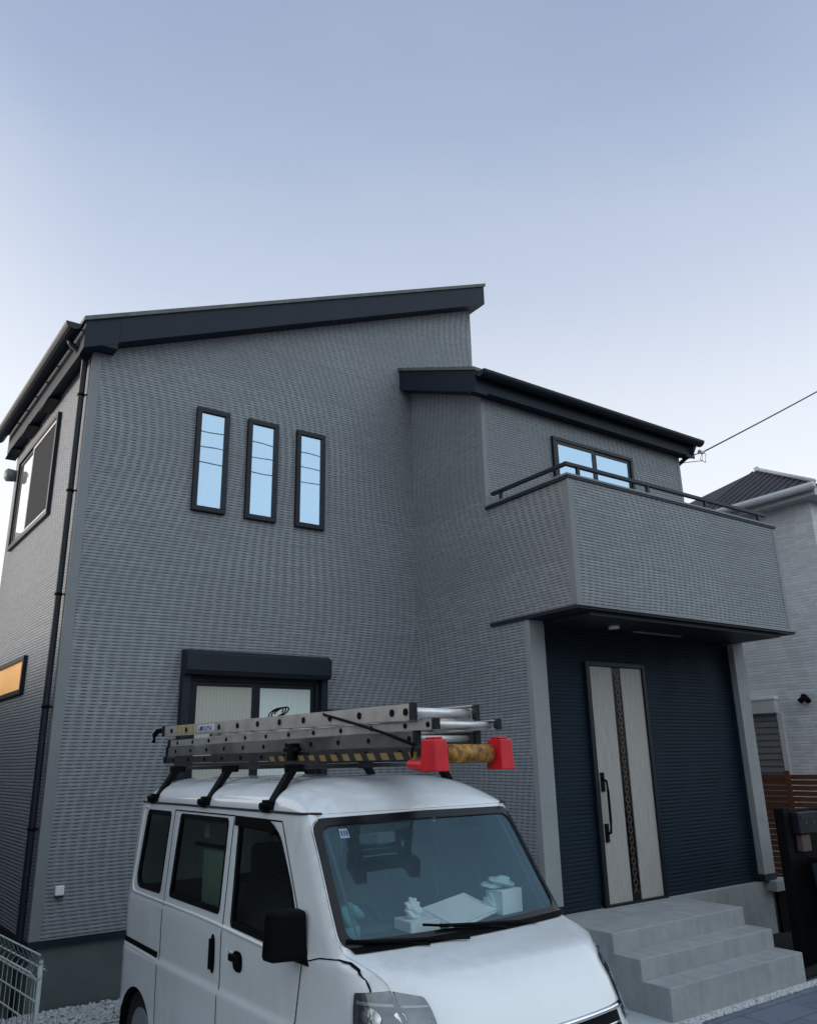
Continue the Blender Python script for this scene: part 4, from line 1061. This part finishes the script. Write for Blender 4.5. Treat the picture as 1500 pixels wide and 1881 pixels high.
# ------------------------------------------------------------------ neighbour's house on the right
NX, NY0, NY1, NZ = 10.0, -1.72, 1.82, 5.46
nh = thing('neighbour_house', 'pale grey neighbouring house with dark hipped roof and closed shutter', 'house', (NX, NY0, GZ))
def nobj(name, mb, m_, par=None, **k):
    mb.v = [(x-NX, y-NY0, z-GZ) for x, y, z in mb.v]; return obj(name, mb, m_, par or nh, **k)
q = MB(); q.box((NX, NY0, GZ), (17, NY1, NZ)); nobj('wall', q, 'neigh_wall')
q = MB(); e = .22; q.box((NX-e, NY0-e, NZ), (17+e, NY1+e, NZ+.05)); q.box((NX-e, NY0-e, NZ+.051), (NX-e+.03, NY1+e, NZ+.17)); q.box((NX-e+.03, NY0-e, NZ+.051), (17+e, NY0-e+.03, NZ+.17)); nobj('soffit', q, 'neigh_trim')
q = MB(); zb_, zt3 = NZ+.16, NZ+.16+1.25; inset = 2.02; c0 = (NX-e-.04, NY0-e-.04); c1 = (17+e, NY1+e)
ax0, ay0, ay1 = NX-e+inset, NY0-e+inset, NY1+e-inset
q.add([(c0[0], c0[1], zb_), (c1[0], c0[1], zb_), (c1[0], c1[1], zb_), (c0[0], c1[1], zb_), (ax0, ay0, zt3), (c1[0]-inset, ay0, zt3), (c1[0]-inset, ay1, zt3), (ax0, ay1, zt3)],
      [(0, 1, 5, 4), (1, 2, 6, 5), (2, 3, 7, 6), (3, 0, 4, 7), (4, 5, 6, 7), (3, 2, 1, 0)])
nr = nobj('roof', q, 'neigh_roof')
q = MB()
for a, b in (((c0[0], c0[1], zb_+.03), (ax0, ay0, zt3+.03)), ((ax0, ay0, zt3+.03), (ax0, ay1, zt3+.03)), ((ax0, ay0, zt3+.03), (c1[0]-inset, ay0, zt3+.03))): q.tube([a, b], .034, 6)
nobj('ridge_cap', q, 'neigh_trim', nr)
for k in range(34):      # standing slate battens on the side slope
    yv = c0[1]+.20+.17*k; t_ = min(1, (yv-c0[1])/inset, (c1[1]-yv)/inset)
    if t_ < .08 or yv > ay0+.1: break
    q = MB(); q.tube([(c0[0]+.01, yv, zb_+.012), (c0[0]+(ax0-c0[0])*t_, yv, zb_+(zt3-zb_)*t_+.012)], .009, 4); nobj('roof_rib', q, 'neigh_roof', nr)
q = MB(); q.tube([(NX-e-.08, NY0-e-.05, NZ+.12), (NX-e-.11, NY1, NZ+.12)], .06, 8); nobj('gutter', q, 'neigh_trim', nr)
q = MB(); q.box((NX-.10, -.72, 2.40), (NX, .95, 2.60)); q.box((NX-.05, -.78, .9), (NX, -.70, 2.40)); q.box((NX-.05, .93, .9), (NX, 1.01, 2.40)); sw_ = nobj('shutter_frame', q, 'neigh_trim', bevel=.004)
q = MB(); q.box((NX-.112, -.735, 2.598), (NX, .965, 2.635)); nobj('shutter_lid', q, 'white_cap', sw_)
q = MB()
for k in range(16): q.hexa([(NX-.035, -.70, .90+.093*k), (NX-.030, .93, .90+.093*k), (NX-.001, .93, .90+.093*k), (NX-.001, -.70, .90+.093*k), (NX-.018, -.70, .985+.093*k), (NX-.018, .93, .985+.093*k), (NX-.001, .93, .985+.093*k), (NX-.001, -.70, .985+.093*k)])
nobj('shutter', q, 'shutter', sw_)
q = MB(); q.cyl((NX-.01, -1.17, 2.60), (NX-.07, -1.17, 2.60), .035, .045, 12); q.cyl((NX-.07, -1.17, 2.58), (NX-.11, -1.12, 2.53), .04, n=12); q.cyl((NX-.07, -1.20, 2.58), (NX-.11, -1.26, 2.53), .04, n=12); nobj('spotlight', q, 'black')

# brown slat fence along the boundary
FX = 9.05
fe = thing('slat_fence', 'brown horizontal slat fence between the grey house and the pale neighbour', 'fence', (FX, 0, GZ))
def fobj(name, mb, m_, par=None, **k):
    mb.v = [(x-FX, y, z-GZ) for x, y, z in mb.v]; return obj(name, mb, m_, par or fe, **k)
q = MB(); z = .02
while z < 1.56:
    q.box((FX-.018, -2.6, z), (FX, 5.0, z+.058)); z += .070
fobj('slat_panel', q, 'fence_wood')
for yv in (-2.55, -1.28, .0, 1.28, 2.56, 3.84):
    q = MB(); q.box((FX-.045, yv-.035, GZ), (FX-.019, yv+.035, 1.60)); fobj('post', q, 'fence_wood', bevel=.003)

# black gate wall with post box, dark bin in front of it, low shade panel by the foundation
gp = thing('gate_wall', 'tall black gate panel carrying a post box to the right of the entrance steps', 'gate wall', (6.20, -2.86, GZ))
def gobj(name, mb, m_, par=None, **k):
    mb.v = [(x-6.20, y+2.86, z-GZ) for x, y, z in mb.v]; return obj(name, mb, m_, par or gp, **k)
q = MB(); q.box((6.20, -2.86, GZ), (6.30, -2.76, 1.31)); gobj('post', q, 'black', bevel=.004)
q = MB(); q.box((6.302, -2.84, GZ), (7.60, -2.79, 1.29)); gobj('panel', q, 'black', bevel=.004)
q = MB(); q.box((6.335, -2.93, 1.07), (6.69, -2.842, 1.27)); bx_ = gobj('post_box', q, 'frame', bevel=.008)
q = MB(); q.box((6.37, -2.934, 1.205), (6.64, -2.931, 1.235)); gobj('slot', q, 'dark', bx_)
for xk in (6.44, 6.58):
    q = MB(); q.box((xk, -2.94, 1.165), (xk+.016, -2.931, 1.178)); gobj('lock', q, 'chrome', bx_)
q = MB(); q.box((6.39, -2.90, .91), (6.54, -2.842, 1.06)); gobj('lower_cover', q, mat('brown_cover', (.085, .055, .048), .6))
lp = thing('passage_shade', 'low black panel added as the shade of the side passage next to the foundation', 'screen', (8.2, -1.88, GZ))
q = MB(); q.box((-.765, -.02, 0), (1.2, .02, .50)); obj('panel', q, 'black', lp)  # black panel added where the passage is only dark with shade
q = MB(); q.box((-.765, -.03, .501), (1.2, .03, .54)); obj('top_rail', q, 'frame', lp)
q = MB(); q.box((5.82, -3.02, GZ-.01), (9.6, 4, GZ+.006)); obj('side_passage', q, mat('shade_black_ground', (.005, .005, .006), .95, var=.4, scale=12, bmp=.6), kind='structure')  # near-black colour puts the shade of the passage into the ground
bn_t = thing('wheeled_bin', 'dark teal waste bin at the right edge in front of the black gate panel', 'bin', (6.75, -3.12, GZ-.004))
bn = MB(); bn.hexa([(-.26, -.16, 0), (.26, -.16, 0), (.26, .16, 0), (-.26, .16, 0), (-.33, -.19, .90), (.33, -.19, .90), (.33, .19, .90), (-.33, .19, .90)])
obj('bin_body', bn, mat('dark_teal_plastic', (.008, .026, .038), .5), bn_t, bevel=.02)
q = MB(); q.box((-.35, -.21, .901), (.35, .21, .95)); obj('lid', q, 'black', bn_t, bevel=.01)
q = MB(); q.box((-.24, -.192, .74), (-.14, -.184, .76)); obj('label_strip', q, 'chrome', bn_t)

# left neighbour: dark wall at the edge, plus unseen low block added for shade
ln = thing('left_building', 'dark grey building just showing past the left rear corner, plus an added unseen shade block', 'building', (-2.4, 5.6, GZ))
q = MB(); q.box((0, 0, 0), (1.98, 5, 5.25)); q.box((-10, -9.5, 0), (-.002, 5, 3.2)); obj('wall', q, 'roofing', ln)
q = MB(); q.box((-.10, -.12, 5.251), (2.06, 5.1, 5.40)); q.box((-10.1, -9.6, 3.201), (.08, -.13, 3.35)); obj('roof', q, 'neigh_trim', ln)

# ------------------------------------------------------------------ wire mesh fence at lower left
mf = thing('mesh_fence', 'pale wire mesh fence with folded top at the lower left by the foundation', 'fence', (-.29, -1.84, GZ), R(6.5))
q = MB(); L = 4.6; H = .83
def mw(a, b, r=.0028): q.cyl(a, b, r, n=6, caps=False)
x = 0
for k in range(int(L/.05)):
    y = .0+.05*k
    if k % 2 == 0 or k == 1:
        q.tube([(0, y, .10), (0, y, H-.14), (-.045, y, H-.09), (0, y, H), (.045, y, H-.09), (.0, y, H-.14)], .0038, 5)
for z, xx in ((H, 0), (H-.09, .045), (H-.09, -.045), (H-.14, 0), (.58, 0), (.46, 0), (.34, 0), (.22, 0), (.11, 0)):
    q.cyl((xx, 0, z), (xx, L, z), .0055, n=6)
obj('mesh_panel', q, 'wire', mf)
for yv in (.06, 1.9, 3.8):
    q = MB(); q.cyl((.028, yv, -.02), (.028, yv, H-.06), .016, n=12); q.cyl((.028, yv, H-.06), (.028, yv, H-.04), .019, .012, 12); obj('post', q, 'wire', mf)
q = MB(); q.hexa([(-.36, -1.92, GZ-.02), (-.20, -1.92, GZ-.02), (-.86, 3.9, GZ-.02), (-1.02, 3.9, GZ-.02), (-.36, -1.92, GZ+.10), (-.20, -1.92, GZ+.10), (-.86, 3.9, GZ+.10), (-1.02, 3.9, GZ+.10)])
obj('kerb_blocks', q, 'concrete', bevel=.006, label='low concrete block kerb beneath the wire mesh fence', category='kerb')
q = MB(); q.box((-12, -7, GZ-.018), (-.36, 9, GZ-.006)); obj('neighbour_yard', q, 'asphalt', kind='structure')

# ------------------------------------------------------------------ row of houses over the street, behind the photographer, added for shade and reflections
oh = thing('terrace', 'long pale row of unseen houses added for shade across the street', 'house', (-1, -16, GZ))
q = MB(); q.box((-15, -7, 0), (15, 0, 5.6)); obj('wall', q, mat('opposite_render', (.20, .20, .19), .8, var=.2, scale=.5), oh)
q = MB(); q.prism([(-7.5, 5.601), (.5, 5.601), (-3.5, 7.4)], 0, -15.4, 15.4); obj('roof', q, 'neigh_roof', oh)
for k in range(7):
    for zz in (1.0, 3.6):
        q = MB(); q.box((-13.6+4.1*k, .0, zz), (-12.0+4.1*k, .04, zz+1.2)); obj('window', q, 'frame', oh)

# ------------------------------------------------------------------ service cable
cb = thing('service_cable', 'thin overhead service cable running from the balcony roof corner to the upper right', 'cable', (7.43, -1.33, 5.75))
O = Vector((7.43, -1.33, 5.75))
A_ = Vector((7.85, -1.45, 5.88)); B_ = Vector((20.0, -6.0, 13.6))
def sag(a, b, s, n=24): return [a.lerp(b, k/n)-Vector((0, 0, 4*s*(k/n)*(1-k/n))) for k in range(n+1)]
q = MB(); q.tube([p-O for p in sag(A_, B_, .22)], .011, 6); obj('cable', q, 'alu_dark', cb)
q = MB(); q.tube([Vector((0, 0, 0)), Vector((.22, -.05, .06)), A_-O], .008, 6); q.tube([Vector((.0, .0, -.08)), Vector((.24, -.08, -.03)), Vector((.40, -.13, .0)), A_-O], .005, 6); q.tube([A_-O, A_-O+Vector((-.06, 0, -.12)), A_-O+Vector((.05, 0, -.14)), A_-O+Vector((.09, 0, .0))], .005, 6); obj('drip_loop', q, 'alu_dark', cb)
q = MB(); q.cyl(A_-O+Vector((-.06, 0, 0)), A_-O+Vector((.05, 0, .01)), .03, .02, 12); obj('insulator', q, 'white_cap', cb)

# street cables behind the photographer (they show as reflections in the upstairs panes)
for i, (z, y, s_) in enumerate(((13.9, -19, .5), (13.45, -19.3, .55), (12.6, -19.1, .4))):
    q = MB(); q.tube(sag(Vector((-45, y, z+.6)), Vector((45, y, z)), s_, 30), .020, 6)
    obj('street_cable', q, 'black', label=['upper', 'middle', 'lower'][i]+' street cable mirrored in the three tall panes', category='cable', group='cables over the street')
